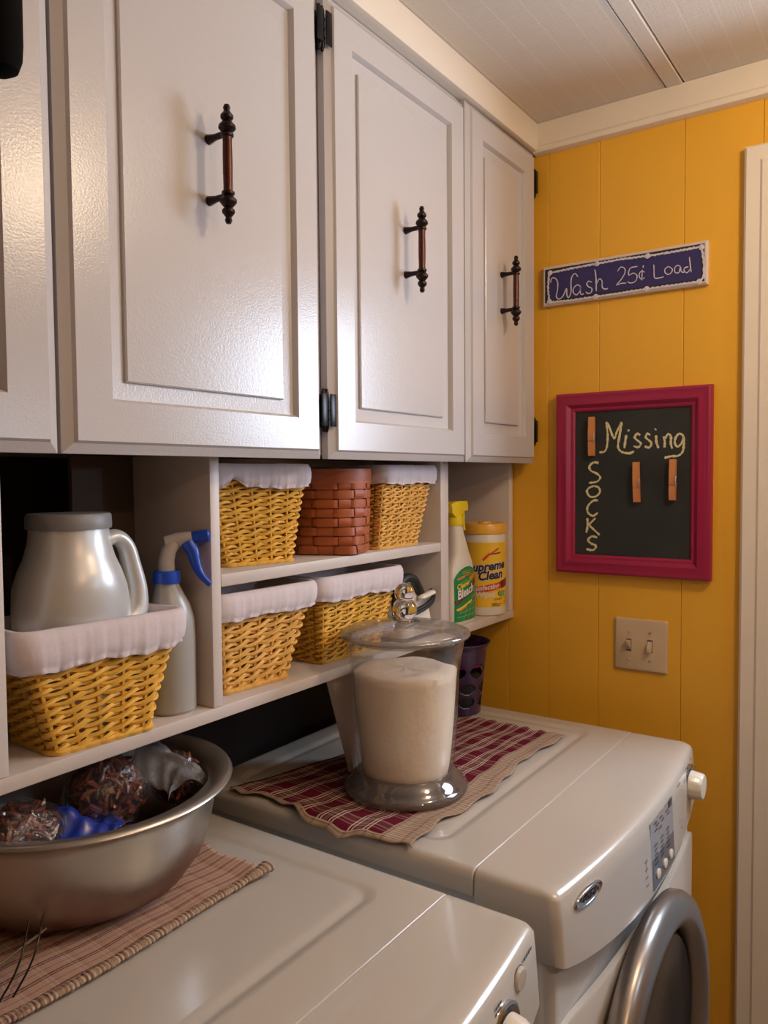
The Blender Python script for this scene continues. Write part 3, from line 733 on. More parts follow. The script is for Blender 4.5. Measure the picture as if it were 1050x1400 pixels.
for s in range(12):
    bm = bmesh.new(); La = []
    for i in range(nr * 4 + 1):
        h = i / (nr * 4); row = h * nr - 0.5; of = -0.0020 * max(-1, min(1, 1.6 * math.cos(PI * row))) * (1 if s % 2 == 0 else -1)
        ring = []
        for dk, o_ in ((-3.6, -0.0006), (-3.6, 0.0006), (0, 0.0011), (3.6, 0.0006), (3.6, -0.0006)):
            kk = s * 10 + dk; p, nn = rb_at(int(math.floor(kk)), h); p2, n2 = rb_at(int(math.floor(kk)) + 1, h); f_ = kk - math.floor(kk)
            p = p.lerp(p2, f_); nn = nn.lerp(n2, f_)
            ring.append(Vector((p.x, p.y, ZM + 0.001 + h * (H + 0.001))) + nn * (of + o_))
        La.append(ring)
    faces_from_loops(bm, La, True, True, True); obj('upright_splint', bm, M_splint, rb)
bm = bmesh.new(); La = []
for dz, o_ in ((0.110, 0.0022), (0.110, 0.0036), (0.128, 0.0040), (0.133, 0.0030), (0.133, -0.002), (0.110, -0.003)):
    La.append([Vector((p.x, p.y, ZM + dz)) + nn * o_ for p, nn in [rb_at(k, 1) for k in range(n)]])
faces_from_loops(bm, La, True, False, False, True); obj('rim_band', bm, M_splint, rb)
bm = bmesh.new(); inn = [Vector((p.x, p.y, ZM + 0.0015)) - nn * 0.003 for p, nn in [rb_at(k, 0) for k in range(n)]]
faces_from_loops(bm, [inn, [v + Vector((0, 0, 0.002)) for v in inn]], True, True, True); obj('base', bm, M_splint, rb)

# ------------------------------------------------------------------ detergent jug
jc = (0.512, 0.780)
jug = thing('detergent_jug', 'pearl grey plastic detergent jug with a grey screw lid, standing in the large basket', 'jug', (*jc, ZL + 0.010))
bm = bmesh.new()
prof = [(0.0, ZL + 0.010), (0.040, ZL + 0.010), (0.052, ZL + 0.014), (0.056, ZL + 0.03), (0.061, -0.200), (0.0635, -0.165), (0.063, -0.140), (0.0600, -0.118), (0.054, -0.100), (0.0475, -0.085), (0.0435, -0.070), (0.042, -0.058), (0.042, -0.050), (0.0, -0.050)]
n = 48; La = []
for r, z in prof[1:-1]:
    ring = []
    for k in range(n):
        a = 2 * PI * k / n; x = r * math.cos(a); y = r * math.sin(a)
        low = max(0.0, min(1.0, (-0.110 - z) / 0.05))
        if x > 0: x *= 1 + 0.10 * low
        y *= 1 - 0.20 * low
        ring.append(Vector((jc[0] + x, jc[1] + y, z)))
    La.append(ring)
faces_from_loops(bm, La, True, True, True); obj('body', bm, M_jug, jug, angle=60)
bm = bmesh.new()
path = cr([(jc[0] + 0.030, jc[1] - 0.014, -0.071), (jc[0] + 0.047, jc[1] - 0.016, -0.066), (jc[0] + 0.061, jc[1] - 0.016, -0.077), (jc[0] + 0.068, jc[1] - 0.016, -0.100), (jc[0] + 0.0735, jc[1] - 0.016, -0.130), (jc[0] + 0.069, jc[1] - 0.014, -0.155), (jc[0] + 0.046, jc[1] - 0.010, -0.172)], 8)
add_tube(bm, path, [0.0088 + 0.012 * (i / (len(path) - 1)) ** 3 for i in range(len(path))], 16, flat=1.35); obj('handle', bm, M_jug, jug, angle=60)
bm = bmesh.new(); add_lathe(bm, [(0.041, -0.0545), (0.0448, -0.054), (0.0452, -0.050), (0.0448, -0.040), (0.0430, -0.0375), (0.0, -0.0370)], 48, (*jc, 0)); 
obj('lid', bm, M_juglid, jug)

# ------------------------------------------------------------------ grey spray bottle
sx, sy = 0.6365, 0.762
sb = thing('spray_bottle', 'cloudy grey spray bottle with blue collar and blue trigger, behind the large basket', 'spray bottle', (sx, sy, ZL))
bm = bmesh.new(); La = []
for r, z, dx in ((0.026, ZL, 0.0), (0.0295, ZL + 0.004, 0), (0.0298, -0.195, 0), (0.0285, -0.172, 0), (0.0245, -0.155, -0.001), (0.0190, -0.142, -0.003), (0.0150, -0.131, -0.005), (0.0140, -0.126, -0.006)):
    La.append([Vector((sx + dx + r * math.cos(2 * PI * k / 32), sy + r * 0.92 * math.sin(2 * PI * k / 32), z)) for k in range(32)])
faces_from_loops(bm, La, True, True, True); obj('bottle', bm, M_clearp, sb)
hx = sx - 0.006
bm = bmesh.new(); add_lathe(bm, [(0.0, -0.127), (0.0165, -0.127), (0.0168, -0.125), (0.0162, -0.1135), (0.0150, -0.112), (0, -0.112)], 28, (hx, sy, 0)); o = obj('collar', bm, M_bluep, sb); o['label'] = 'blue screw collar'
bm = bmesh.new()
add_tube(bm, [(hx, sy, -0.1125), (hx, sy, -0.100), (hx + 0.002, sy - 0.002, -0.088), (hx + 0.008, sy - 0.005, -0.078)], [0.0105, 0.0100, 0.0095, 0.0090], 14)
add_tube(bm, [(hx + 0.001, sy + 0.002, -0.079), (hx + 0.012, sy - 0.008, -0.0755), (hx + 0.024, sy - 0.020, -0.073)], [0.0085, 0.0095, 0.0080], 14); obj('sprayer_head', bm, M_clearhead, sb)
bm = bmesh.new()
add_tube(bm, [(hx + 0.021, sy - 0.017, -0.0740), (hx + 0.024, sy - 0.021, -0.0725), (hx + 0.036, sy - 0.036, -0.0705), (hx + 0.037, sy - 0.037, -0.0703)], [0.0060, 0.0072, 0.0078, 0.0066], 14); obj('nozzle', bm, M_bluep, sb)
bm = bmesh.new()
pth = cr([(hx + 0.018, sy - 0.018, -0.078), (hx + 0.021, sy - 0.024, -0.090), (hx + 0.022, sy - 0.027, -0.102), (hx + 0.026, sy - 0.031, -0.117), (hx + 0.034, sy - 0.040, -0.131)], 6)
add_tube(bm, pth, [0.0092 - 0.0055 * i / (len(pth) - 1) for i in range(len(pth))], 12, flat=0.85); obj('trigger', bm, M_bluep, sb)

# ------------------------------------------------------------------ bleach spray bottle
bx, by = 1.3300, 0.7475
bl = thing('bleach_spray_bottle', 'white spray bottle with yellow trigger and green label reading Bleach', 'spray bottle', (bx, by, ZL))
secs = [(ZL, 0.044, 0.0165, 0), (ZL + 0.003, 0.0475, 0.0190, 0), (ZL + 0.05, 0.0485, 0.0195, 0), (-0.205, 0.0470, 0.0195, 0), (-0.185, 0.0435, 0.0190, 0), (-0.168, 0.037, 0.0180, 0), (-0.158, 0.0315, 0.017, -0.001), (-0.150, 0.0280, 0.0165, -0.003), (-0.135, 0.0240, 0.0155, -0.007), (-0.115, 0.0185, 0.0145, -0.012), (-0.100, 0.0155, 0.0135, -0.016), (-0.094, 0.0140, 0.0130, -0.017)]
def bl_sec(z):
    for a, b in zip(secs, secs[1:]):
        if a[0] <= z <= b[0]:
            t = (z - a[0]) / (b[0] - a[0]); return [a[i] * (1 - t) + b[i] * t for i in range(1, 4)]
    return secs[0][1:]
def sup(a, b, t, e=2.6):
    c, s = math.cos(t), math.sin(t); return a * math.copysign(abs(c) ** (2 / e), c), b * math.copysign(abs(s) ** (2 / e), s)
bm = bmesh.new()
faces_from_loops(bm, [[Vector((bx + dx + sup(a, b, 2 * PI * k / 48)[0], by + sup(a, b, 2 * PI * k / 48)[1], z)) for k in range(48)] for z, a, b, dx in secs], True, True, True)
obj('bottle', bm, M_whitep, bl, angle=60)
def bl_on(off):
    def f(u, v):
        a, b, dx = bl_sec(v); x = max(-0.985, min(0.985, u / a)); return Vector((bx + dx + u, by - b * (1 - abs(x) ** 2.6) ** (1 / 2.6) - off, v))
    return f
bm = bmesh.new()
def lab(a, b):
    v = ZL + 0.008 + 0.104 * b; top = 1 if b < 0.72 else math.sqrt(max(0.0, 1 - ((b - 0.72) / 0.285) ** 2)); wd = 0.0415 * top
    return (-wd + 2 * wd * a, v)
grid_patch(bm, lab, 16, 24, bl_on(0.0006)); lb = obj('label', bm, M_green, bl); lb['label'] = 'green printed label'
def print_obj(nm, m, parent, fn, items=(), bars=(), off=0.0010):
    b = bmesh.new()
    for it in items: add_text(b, it[0], it[1], fn(off), it[2], it[3] if len(it) > 3 else 0, it[4] if len(it) > 4 else 1, it[5] if len(it) > 5 else 0, it[6] if len(it) > 6 else 0)
    for q in bars: grid_patch(b, bar(*q), 8, 2, fn(off - 0.0002))
    return obj(nm, b, m, parent, smooth=False, recalc=False)
print_obj('label_band', M_maroon_ink, lb, bl_on, bars=[(-0.040, -0.243, 0.041, -0.200, 0.010)])
print_obj('label_tiles', M_gridink, lb, bl_on, bars=[(-0.03, -0.262, 0.040, -0.256, 0.0009), (-0.035, -0.270, 0.040, -0.268, 0.0009), (0.004, -0.247, 0.041, -0.243, 0.0009), (0.014, -0.236, 0.041, -0.231, 0.0009), (0.024, -0.224, 0.041, -0.219, 0.0009), (0.002, -0.276, 0.018, -0.232, 0.0009), (0.018, -0.276, 0.030, -0.222, 0.0009), (0.032, -0.276, 0.039, -0.215, 0.0009), (-0.016, -0.276, -0.004, -0.252, 0.0009)])
print_obj('label_lettering', M_whiteink, lb, bl_on, [('Bleach', 0.0235, (-0.0365, -0.2355), 0.22, 0.92, 0.25, 0.0006)], off=0.0022)
print_obj('label_lettering', M_inkdark, lb, bl_on, [('Bleach', 0.0235, (-0.0355, -0.2372), 0.22, 0.92, 0.25, 0.0014)], off=0.0016)
print_obj('label_lettering', M_yelink, lb, bl_on, [('Cleaner', 0.0135, (-0.037, -0.2165), 0.20, 0.95, 0.2, 0.0004)], [(-0.038, -0.2555, 0.012, -0.241, 0.004)], off=0.0020)
print_obj('label_swash', M_orangeink, lb, bl_on, [], [(0.006, -0.2005, 0.038, -0.188, 0.008), (-0.034, -0.197, -0.012, -0.193, 0.003), (-0.02, -0.187, 0.01, -0.1865, 0.0022), (-0.030, -0.2575, -0.004, -0.250, 0.003), (-0.024, -0.1925, 0.018, -0.1895, 0.0015)])
print_obj('label_swash', M_greenink, lb, bl_on, [], [(-0.020, -0.1835, 0.014, -0.1825, 0.0016), (-0.026, -0.205, 0.0, -0.2000, 0.0016)])
bm = bmesh.new(); nx_ = bx - 0.017
add_lathe(bm, [(0.0, -0.0950), (0.0155, -0.0950), (0.0160, -0.0930), (0.0150, -0.0800), (0.0120, -0.0770), (0, -0.0770)], 24, (nx_, by, 0))
La = []
for t, hw_, z0, z1 in ((-0.022, 0.008, -0.070, -0.054), (-0.012, 0.0105, -0.078, -0.0495), (0.004, 0.011, -0.079, -0.0490), (0.018, 0.0095, -0.072, -0.0485), (0.026, 0.0085, -0.068, -0.049), (0.040, 0.0080, -0.067, -0.0495), (0.041, 0.006, -0.064, -0.052)):
    La.append([Vector((nx_ + t, by + dy, z)) for dy, z in ((-hw_, z0), (hw_, z0), (hw_ * 1.05, (z0 + z1) / 2), (hw_ * 0.8, z1), (-hw_ * 0.8, z1), (-hw_ * 1.05, (z0 + z1) / 2))])
faces_from_loops(bm, La, True, True, True); obj('sprayer_head', bm, M_yellowp, bl)
bm = bmesh.new(); pth = cr([(nx_ + 0.012, by - 0.002, -0.066), (nx_ + 0.020, by - 0.003, -0.074), (nx_ + 0.022, by - 0.003, -0.088), (nx_ + 0.028, by - 0.003, -0.105)], 6)
add_tube(bm, pth, [0.0075 - 0.003 * i / (len(pth) - 1) for i in range(len(pth))], 10, flat=1.3); obj('trigger', bm, M_yellowp, bl)

# ------------------------------------------------------------------ wipes canister
wx, wy, wr = 1.4575, 0.7590, 0.0440
wc = thing('wipes_canister', 'white wipes canister with amber lid and yellow label, nearest the yellow wall', 'canister', (wx, wy, ZL))
bm = bmesh.new(); add_lathe(bm, [(0, ZL), (wr - 0.004, ZL), (wr - 0.001, ZL + 0.002), (wr, ZL + 0.006), (wr, -0.1150), (wr - 0.002, -0.1120), (0, -0.1120)], 56, (wx, wy, 0)); obj('body', bm, M_whitep, wc)
bm = bmesh.new(); add_lathe(bm, [(wr - 0.001, -0.1190), (wr + 0.0020, -0.1185), (wr + 0.0022, -0.1170), (wr + 0.0015, -0.1020), (wr - 0.0005, -0.0985), (wr - 0.006, -0.0970), (wr - 0.010, -0.0985), (0.012, -0.0985), (0.011, -0.0950), (0, -0.0950)], 56, (wx, wy, 0)); obj('lid', bm, M_lidyel, wc)
LA = math.radians(-112)
def wc_on(off): return lambda u, v: Vector((wx + (wr + off) * math.cos(LA + u / wr), wy + (wr + off) * math.sin(LA + u / wr), v))
bm = bmesh.new(); grid_patch(bm, lambda a, b: (-0.085 + 0.17 * a, -0.268 + 0.132 * b), 40, 2, wc_on(0.0005)); lb2 = obj('label', bm, M_yelabel, wc); lb2['label'] = 'yellow printed label'
print_obj('label_lettering', M_whiteink, lb2, wc_on, [('Supreme', 0.0245, (-0.066, -0.1965), 0.10, 0.95, 0.25, 0.0020), ('Clean', 0.0245, (-0.044, -0.2130), 0.10, 0.95, 0.25, 0.0020)], off=0.0009)
print_obj('label_lettering', M_navy, lb2, wc_on, [('Supreme', 0.0245, (-0.066, -0.1965), 0.10, 0.95, 0.25, 0.0009), ('Clean', 0.0245, (-0.044, -0.2130), 0.10, 0.95, 0.25, 0.0009)], off=0.0013)
print_obj('label_band', M_redink, lb2, wc_on, bars=[(-0.060, -0.2350, 0.010, -0.2230, 0.014)], off=0.0009)
print_obj('label_band', M_maroon_ink, lb2, wc_on, bars=[(0.006, -0.2235, 0.035, -0.2160, 0.016)], off=0.0010)
print_obj('label_lettering', M_whiteink, lb2, wc_on, [('Disinfecting', 0.0140, (-0.062, -0.2370), 0.14, 0.95, 0.25, 0.0003), ('Wipes', 0.0165, (-0.050, -0.2480), 0.05, 0.95, 0.25, 0.0004)], off=0.0014)
print_obj('label_swash', M_redink, lb2, wc_on, bars=[(-0.030, -0.166, 0.000, -0.148, 0.004), (-0.034, -0.172, -0.020, -0.158, 0.005)], off=0.0009)
print_obj('label_print', M_inkdark, lb2, wc_on, [], [(-0.022, -0.1600, 0.005, -0.157, 0.0028), (-0.012, -0.2515, 0.010, -0.2500, 0.0010), (-0.012, -0.2535, 0.008, -0.2525, 0.0010), (-0.016, -0.2600, -0.004, -0.2598, 0.0014), (-0.016, -0.2630, 0.008, -0.2620, 0.0016), (-0.016, -0.2655, 0.004, -0.2650, 0.0016),
          (0.022, -0.2545, 0.040, -0.2530, 0.0012), (0.016, -0.2580, 0.030, -0.2570, 0.0007), (0.016, -0.2605, 0.042, -0.2590, 0.0007), (0.016, -0.2635, 0.040, -0.2620, 0.0007)], off=0.0009)
bm = bmesh.new()
for s, o_, in ((1.0, 0.0008),): bm.faces.new([bm.verts.new(wc_on(o_)(*p)) for p in ellip(0.008, -0.2405, 0.0100, 0.0062, 20)])
obj('label_patch', bm, M_inkdark, lb2, smooth=False)
bm = bmesh.new(); bm.faces.new([bm.verts.new(wc_on(0.0012)(*p)) for p in ellip(0.008, -0.2405, 0.0085, 0.0048, 20)])
add_tube(bm, [wc_on(0.0008)(*p) for p in ellip(0.0215, -0.2425, 0.0050, 0.0075, 16)], 0.0005, 4, True); obj('label_patch', bm, M_greenink, lb2, smooth=False)

# ------------------------------------------------------------------ iron
ir = thing('clothes_iron', 'cream and black clothes iron half hidden behind the glass jar lid', 'iron', (1.16, 0.775, ZL))
bm = bmesh.new(); La = []
for z, xa, xb, ya, yb in ((ZL + 0.006, 1.116, 1.218, 0.736, 0.800), (ZL + 0.020, 1.116, 1.217, 0.736, 0.798), (-0.245, 1.120, 1.211, 0.737, 0.796), (-0.222, 1.124, 1.205, 0.739, 0.792), (-0.205, 1.126, 1.197, 0.742, 0.788), (-0.192, 1.122, 1.176, 0.746, 0.782), (-0.186, 1.128, 1.160, 0.752, 0.776)):
    La.append(rrect(xa, xb, ya, yb, min(0.012, (xb - xa) / 2.2, (yb - ya) / 2.2), z, 5))
faces_from_loops(bm, La, True, True, True); obj('shell', bm, M_shell, ir, angle=60)
bm = bmesh.new(); add_tube(bm, cr([(1.098, 0.738, -0.236), (1.094, 0.737, -0.208), (1.102, 0.736, -0.186), (1.124, 0.736, -0.175), (1.148, 0.736, -0.180), (1.166, 0.737, -0.198), (1.180, 0.739, -0.212)], 6), 0.0078, 12); obj('handle', bm, M_rubber, ir)
bm = bmesh.new(); La = []
for t in (0.0, 0.1, 0.5, 0.9, 1.0):
    w_ = 0.0075 * (1 if 0 < t < 1 else 0.5); La.append([Vector((1.158 + 0.046 * t, 0.729 + dy * w_, -0.2135 + 0.006 * t + dz * w_ * 0.6)) for dy, dz in [(math.cos(a), math.sin(a)) for a in [2 * PI * k / 12 for k in range(12)]]])
faces_from_loops(bm, La, True, True, True); obj('dial', bm, M_shell, ir)
bm = bmesh.new()
for k in range(2):
    o_ = 0.0052 * k
    add_tube(bm, cr([(1.088, 0.729, -0.230 - o_), (1.124, 0.725, -0.232 - o_), (1.158, 0.724, -0.2285 - o_), (1.190, 0.726, -0.221 - o_), (1.2090, 0.732, -0.214 - o_ * 0.5), (1.213, 0.741, -0.206 - o_ * 0.3)], 6), 0.0036, 8)
obj('cord', bm, M_rubber, ir)
bm = bmesh.new(); faces_from_loops(bm, [rrect(1.113, 1.2215, 0.733, 0.803, 0.010, z, 5) for z in (ZL, ZL + 0.006)], True, True, True); obj('heel_rest', bm, M_rubber, ir)

STROKES = {  # chalk strokes traced from image pixels, projected onto the wall plane
 'wash': [[(0.637,0.3893),(0.6339,0.3979),(0.6261,0.396),(0.6215,0.3863),(0.6222,0.372),(0.6245,0.3597),(0.6184,0.3542),(0.61,0.3595),(0.6031,0.3729),(0.6023,0.3603),(0.5985,0.3544),(0.5936,0.3644),(0.5937,0.3823),(0.5918,0.3945),(0.5854,0.3996),(0.5791,0.3926)],[(0.5738,0.373),(0.5805,0.3768),(0.5873,0.3724),(0.5891,0.3638),(0.5827,0.3576),(0.576,0.3627),(0.5738,0.3723),(0.5745,0.3618),(0.5715,0.3567),(0.5671,0.3579)],[(0.5509,0.3778),(0.5576,0.3805),(0.5612,0.3758),(0.5575,0.37),(0.5509,0.3655),(0.552,0.3586),(0.5582,0.3567),(0.563,0.3609)],[(0.5448,0.4014),(0.5426,0.3853),(0.5418,0.3589)],[(0.5418,0.373),(0.5357,0.3818),(0.5303,0.3765),(0.5299,0.3649),(0.5241,0.3606),(0.5184,0.3612)]],
 'price': [[(0.5001,0.391),(0.4938,0.3979),(0.4861,0.394),(0.486,0.3854),(0.493,0.3744),(0.5017,0.3654),(0.4929,0.3669),(0.4832,0.3661)],[(0.4619,0.3943),(0.4757,0.393),(0.4784,0.3808),(0.4694,0.3829),(0.4625,0.3767),(0.4652,0.3676),(0.4738,0.3648),(0.4807,0.3685)],[(0.4483,0.3813),(0.4534,0.3841),(0.4578,0.3811),(0.4584,0.3744),(0.4543,0.3694),(0.4482,0.3712)],[(0.4511,0.3946),(0.451,0.3898)],[(0.4527,0.3867),(0.4536,0.3666)]],
 'load': [[(0.4315,0.3928),(0.4308,0.382),(0.4297,0.3684),(0.4214,0.3665),(0.4128,0.3675)],[(0.4044,0.3852),(0.4103,0.3821),(0.4109,0.3756),(0.4056,0.3708),(0.3994,0.3731),(0.3978,0.3795),(0.4044,0.3852)],[(0.383,0.3818),(0.3888,0.3847),(0.3936,0.3795),(0.3919,0.372),(0.3855,0.3716),(0.383,0.3811),(0.3816,0.3727),(0.3765,0.3699)],[(0.3689,0.3789),(0.3752,0.3783),(0.3765,0.3726),(0.371,0.3688),(0.3663,0.3736)],[(0.3674,0.3967),(0.3657,0.3817),(0.364,0.3683)]],
 'border': [[(0.6378,0.409),(0.5949,0.411),(0.5412,0.412)],[(0.5405,0.4119),(0.4932,0.4129),(0.4434,0.4109)],[(0.4427,0.4107),(0.3922,0.4106),(0.3484,0.4113)],[(0.3462,0.4103),(0.3419,0.3844),(0.3416,0.3568),(0.3487,0.3504)],[(0.3497,0.3492),(0.3917,0.3495),(0.442,0.3493)],[(0.444,0.3496),(0.4928,0.3486),(0.5406,0.3483)],[(0.5428,0.3486),(0.5947,0.3481),(0.6377,0.3503)],[(0.6393,0.3519),(0.6424,0.3785),(0.6401,0.409)]],
 'missing': [[(0.5367,0.0442),(0.5266,0.0452),(0.5216,0.0549),(0.52,0.0778),(0.5225,0.1024),(0.5161,0.0907),(0.5074,0.0708),(0.5018,0.0836),(0.4931,0.101),(0.4953,0.0834),(0.4994,0.0576),(0.4974,0.0487),(0.4902,0.043),(0.4772,0.0408),(0.4682,0.0444)],[(0.4832,0.0764),(0.4854,0.0636),(0.487,0.0507)],[(0.4774,0.0865),(0.4806,0.0834)],[(0.4565,0.0748),(0.4623,0.0782),(0.467,0.071),(0.4619,0.0651),(0.4555,0.0594),(0.4596,0.0522),(0.4689,0.0541)],[(0.4376,0.0741),(0.4429,0.0775),(0.446,0.0703),(0.4407,0.0653),(0.4353,0.0588),(0.439,0.051),(0.4478,0.0528)],[(0.4266,0.0737),(0.4259,0.0601),(0.4218,0.0489)],[(0.4292,0.0864),(0.4261,0.0831)],[(0.4127,0.0713),(0.4105,0.0612),(0.411,0.0502)],[(0.4105,0.0659),(0.4045,0.0754),(0.3995,0.0702),(0.3995,0.0577),(0.3969,0.0476)],[(0.3763,0.0709),(0.3839,0.0752),(0.3904,0.0683),(0.3922,0.0581),(0.3873,0.0511),(0.3801,0.0571),(0.376,0.0693),(0.3759,0.0538),(0.3782,0.0409),(0.3865,0.0339),(0.3987,0.0333),(0.4109,0.0304)]],
 'socks': [[(0.538,0.0231),(0.5485,0.0243),(0.557,0.0161),(0.5529,0.0074),(0.5416,0.002),(0.5348,-0.0057),(0.5416,-0.0139),(0.5576,-0.0165)],[(0.5483,-0.0222),(0.5586,-0.0272),(0.5617,-0.0345),(0.5551,-0.0438),(0.5431,-0.0431),(0.5354,-0.0344),(0.5381,-0.0255),(0.5483,-0.0222)],[(0.539,-0.051),(0.5493,-0.0521),(0.5602,-0.0639),(0.5595,-0.0756),(0.5492,-0.0821),(0.539,-0.0753)],[(0.5608,-0.0867),(0.5601,-0.1008),(0.5628,-0.116)],[(0.544,-0.0863),(0.5532,-0.0956),(0.5567,-0.1007),(0.5463,-0.1104),(0.5354,-0.12)],[(0.5401,-0.1252),(0.5514,-0.1233),(0.5593,-0.1309),(0.5531,-0.1374),(0.5428,-0.142),(0.5489,-0.1506),(0.5627,-0.1492)]],
}

# ------------------------------------------------------------------ glass jar of powder
jx, jy, zt = 1.028, 0.676, -0.4955
jar = thing('glass_jar', 'large lidded glass jar filled with off-white washing powder, on the burgundy plaid cloth', 'jar', (jx, jy, zt))
bm = bmesh.new()
add_lathe(bm, [(0, 0.0), (0.088, 0.0), (0.0958, 0.0015), (0.0985, 0.006), (0.0980, 0.0110), (0.0930, 0.0145), (0.0900, 0.0175), (0.0870, 0.0210), (0.0830, 0.0265), (0.0775, 0.0310), (0.0745, 0.0330), (0.0710, 0.0335), (0.0695, 0.0280), (0.0665, 0.0180), (0.0610, 0.0100), (0, 0.0095)], 64, (jx, jy, zt))
obj('foot', bm, M_footglass, jar, angle=70)
bm = bmesh.new()
wall_o = [(0.0745, 0.0325), (0.0768, 0.045), (0.0800, 0.075), (0.0824, 0.110), (0.0840, 0.150), (0.0855, 0.185), (0.0885, 0.208), (0.0920, 0.226), (0.0938, 0.238), (0.0942, 0.242)]
add_lathe(bm, wall_o + [(0.0915, 0.2435), (0.0890, 0.236)] + [(r - 0.0035 - 0.003 * max(0, (0.1 - h) / 0.1), h) for r, h in wall_o[::-1][3:]] , 64, (jx, jy, zt))
obj('glass_wall', bm, M_jarglass, jar, angle=70)
bm = bmesh.new(); n = 64; La = []
pp = [(0.0, 0.0102), (0.0580, 0.0105), (0.0635, 0.0160), (0.0670, 0.028), (0.0700, 0.045), (0.0735, 0.080), (0.0762, 0.110), (0.0790, 0.150), (0.0808, 0.178), (0.0820, 0.1890)]
pr2 = [[Vector((jx + r * math.cos(2 * PI * k / n), jy + r * math.sin(2 * PI * k / n), zt + h + (0.0020 * math.sin(k * 0.7) * math.sin(k * 0.23 + 1) if h > 0.18 else 0))) for k in range(n)] for r, h in pp[1:]]
for r, dz in ((0.072, 0.193), (0.050, 0.195), (0.025, 0.192), (0.006, 0.193)):
    pr2.append([Vector((jx + r * math.cos(2 * PI * k / n), jy + r * math.sin(2 * PI * k / n), zt + dz + 0.0015 * math.sin(k * 0.5 + r * 90))) for k in range(n)])
faces_from_loops(bm, pr2, True, True, True); pw = obj('powder', bm, M_powder, jar, angle=80); pw['label'] = 'off-white washing powder'
bm = bmesh.new()
lo = [(0.0935, 0.2445), (0.1015, 0.2455), (0.1030, 0.2480), (0.1005, 0.2520), (0.0900, 0.2570), (0.0700, 0.2610), (0.0480, 0.2650), (0.0250, 0.2675), (0.0120, 0.2680)]
li = [(0.0120, 0.2650), (0.0250, 0.2645), (0.0480, 0.2618), (0.0700, 0.2575), (0.0860, 0.2525), (0.0880, 0.2485), (0.0860, 0.2380), (0.0840, 0.2380), (0.0850, 0.2450), (0.0935, 0.2445)]
add_lathe(bm, lo + li, 64, (jx, jy, zt)); lid = obj('lid', bm, M_lidglass, jar, angle=70)
bm = bmesh.new(); add_lathe(bm, [(0.0935, 0.2442), (0.1018, 0.2450), (0.1037, 0.2480), (0.1028, 0.2512), (0.0985, 0.2525), (0.0960, 0.2485), (0.0935, 0.2442)], 64, (jx, jy, zt)); obj('lid_rim', bm, M_lidglass, lid, angle=70)
bm = bmesh.new(); prk = [(0, 0.2640), (0.0125, 0.2645), (0.0105, 0.2670), (0.0100, 0.2690)]
def ball(cz, r, a0, a1, k=9): return [(r * math.cos(a0 + (a1 - a0) * i / k), cz + r * math.sin(a0 + (a1 - a0) * i / k)) for i in range(k + 1)]
prk += ball(0.2855, 0.0195, -1.0, 0.95) + ball(0.3120, 0.0160, -0.85, PI / 2)[:-1] + [(0, 0.3280)]
add_lathe(bm, prk, 32, (jx, jy, zt)); obj('knob', bm, M_solidglass, lid, angle=70)

# ------------------------------------------------------------------ cloths
def cloth(name, label, cat, quad, nu, nv, m, zfun, thick=0.0016, edge=None, hemv=None):
    """quad: FL, FR, BR, BL corners; u along FL->FR"""
    bm = bmesh.new(); uvl = bm.loops.layers.uv.new('UVMap'); G = []
    FL, FR, BR, BL = [Vector((*q, 0)) for q in quad]; Lu = (FR - FL).length; Lv = (BL - FL).length; UVS = {}
    for j in range(nv + 1):
        row = []
        for i in range(nu + 1):
            a, b = i / nu, j / nv
            p = (FL * (1 - a) + FR * a) * (1 - b) + (BL * (1 - a) + BR * a) * b
            if edge: p = p + edge(a, b)
            p.z = zfun(p.x, p.y, a, b); v = bm.verts.new(p); row.append(v); UVS[v] = (a * Lu, b * Lv)
        G.append(row)
    for j in range(nv):
        for i in range(nu):
            f = bm.faces.new((G[j][i], G[j][i + 1], G[j + 1][i + 1], G[j + 1][i]))
            for l in f.loops: l[uvl].uv = UVS[l.vert]
    me = bpy.data.meshes.new(name); bm.to_mesh(me); bm.free(); me.shade_smooth()
    o = bpy.data.objects.new(name, me); C.objects.link(o); me.materials.append(m)
    if hemv is not None:
        me.materials.append(M_hem)
        for f in me.polygons:
            j = f.index // nu; i = f.index % nu
            if hemv(i / nu, j / nv): f.material_index = 1
    md = o.modifiers.new('thickness', 'SOLIDIFY'); md.thickness = thick; md.offset = 1
    tag(o, label, cat); return o
def z_dryer(x, y, a, b):
    t = max(0.0, min(1.0, (0.92 - x) / 0.02)); z = -0.5014 * (1 - t) - 0.4990 * t
    t2 = max(0.0, min(1.0, (0.560 - y) / 0.02)); z = max(z, -0.5014 * (1 - t2) - 0.4990 * t2) if x > 0.9 else z
    r = math.hypot(x - jx, y - jy); q = max(0.0, min(1.0, (r - 0.098) / 0.03))
    z += q * (0.0012 * math.sin(x * 60 + y * 25) + 0.0010 * math.sin(y * 85 - x * 30) + 0.0010)
    e = max(0.0, 1 - min(a, 1 - a, b) * 14)
    z += e * q * 0.0025 * (1 + math.sin(a * 40 + b * 53)) * 0.5
    if x < 0.866: z -= min(0.018, (0.866 - x) ** 1.2 * 1.2)
    return z + (0.0035 if q == 0 else 0.0035)
def edge_d(a, b):
    e = Vector((0, 0, 0))
    e.y += (1 - b) ** 6 * (0.008 * math.sin(a * 11) + 0.0025 * math.sin(a * 40)); e.x += (1 - a) ** 6 * (0.010 * math.sin(b * 9 + 1) + 0.003 * math.sin(b * 33)); e.x += a ** 8 * 0.003 * math.sin(b * 40)
    if a < 0.3 and b < 0.2: e.x -= 0.0
    return e
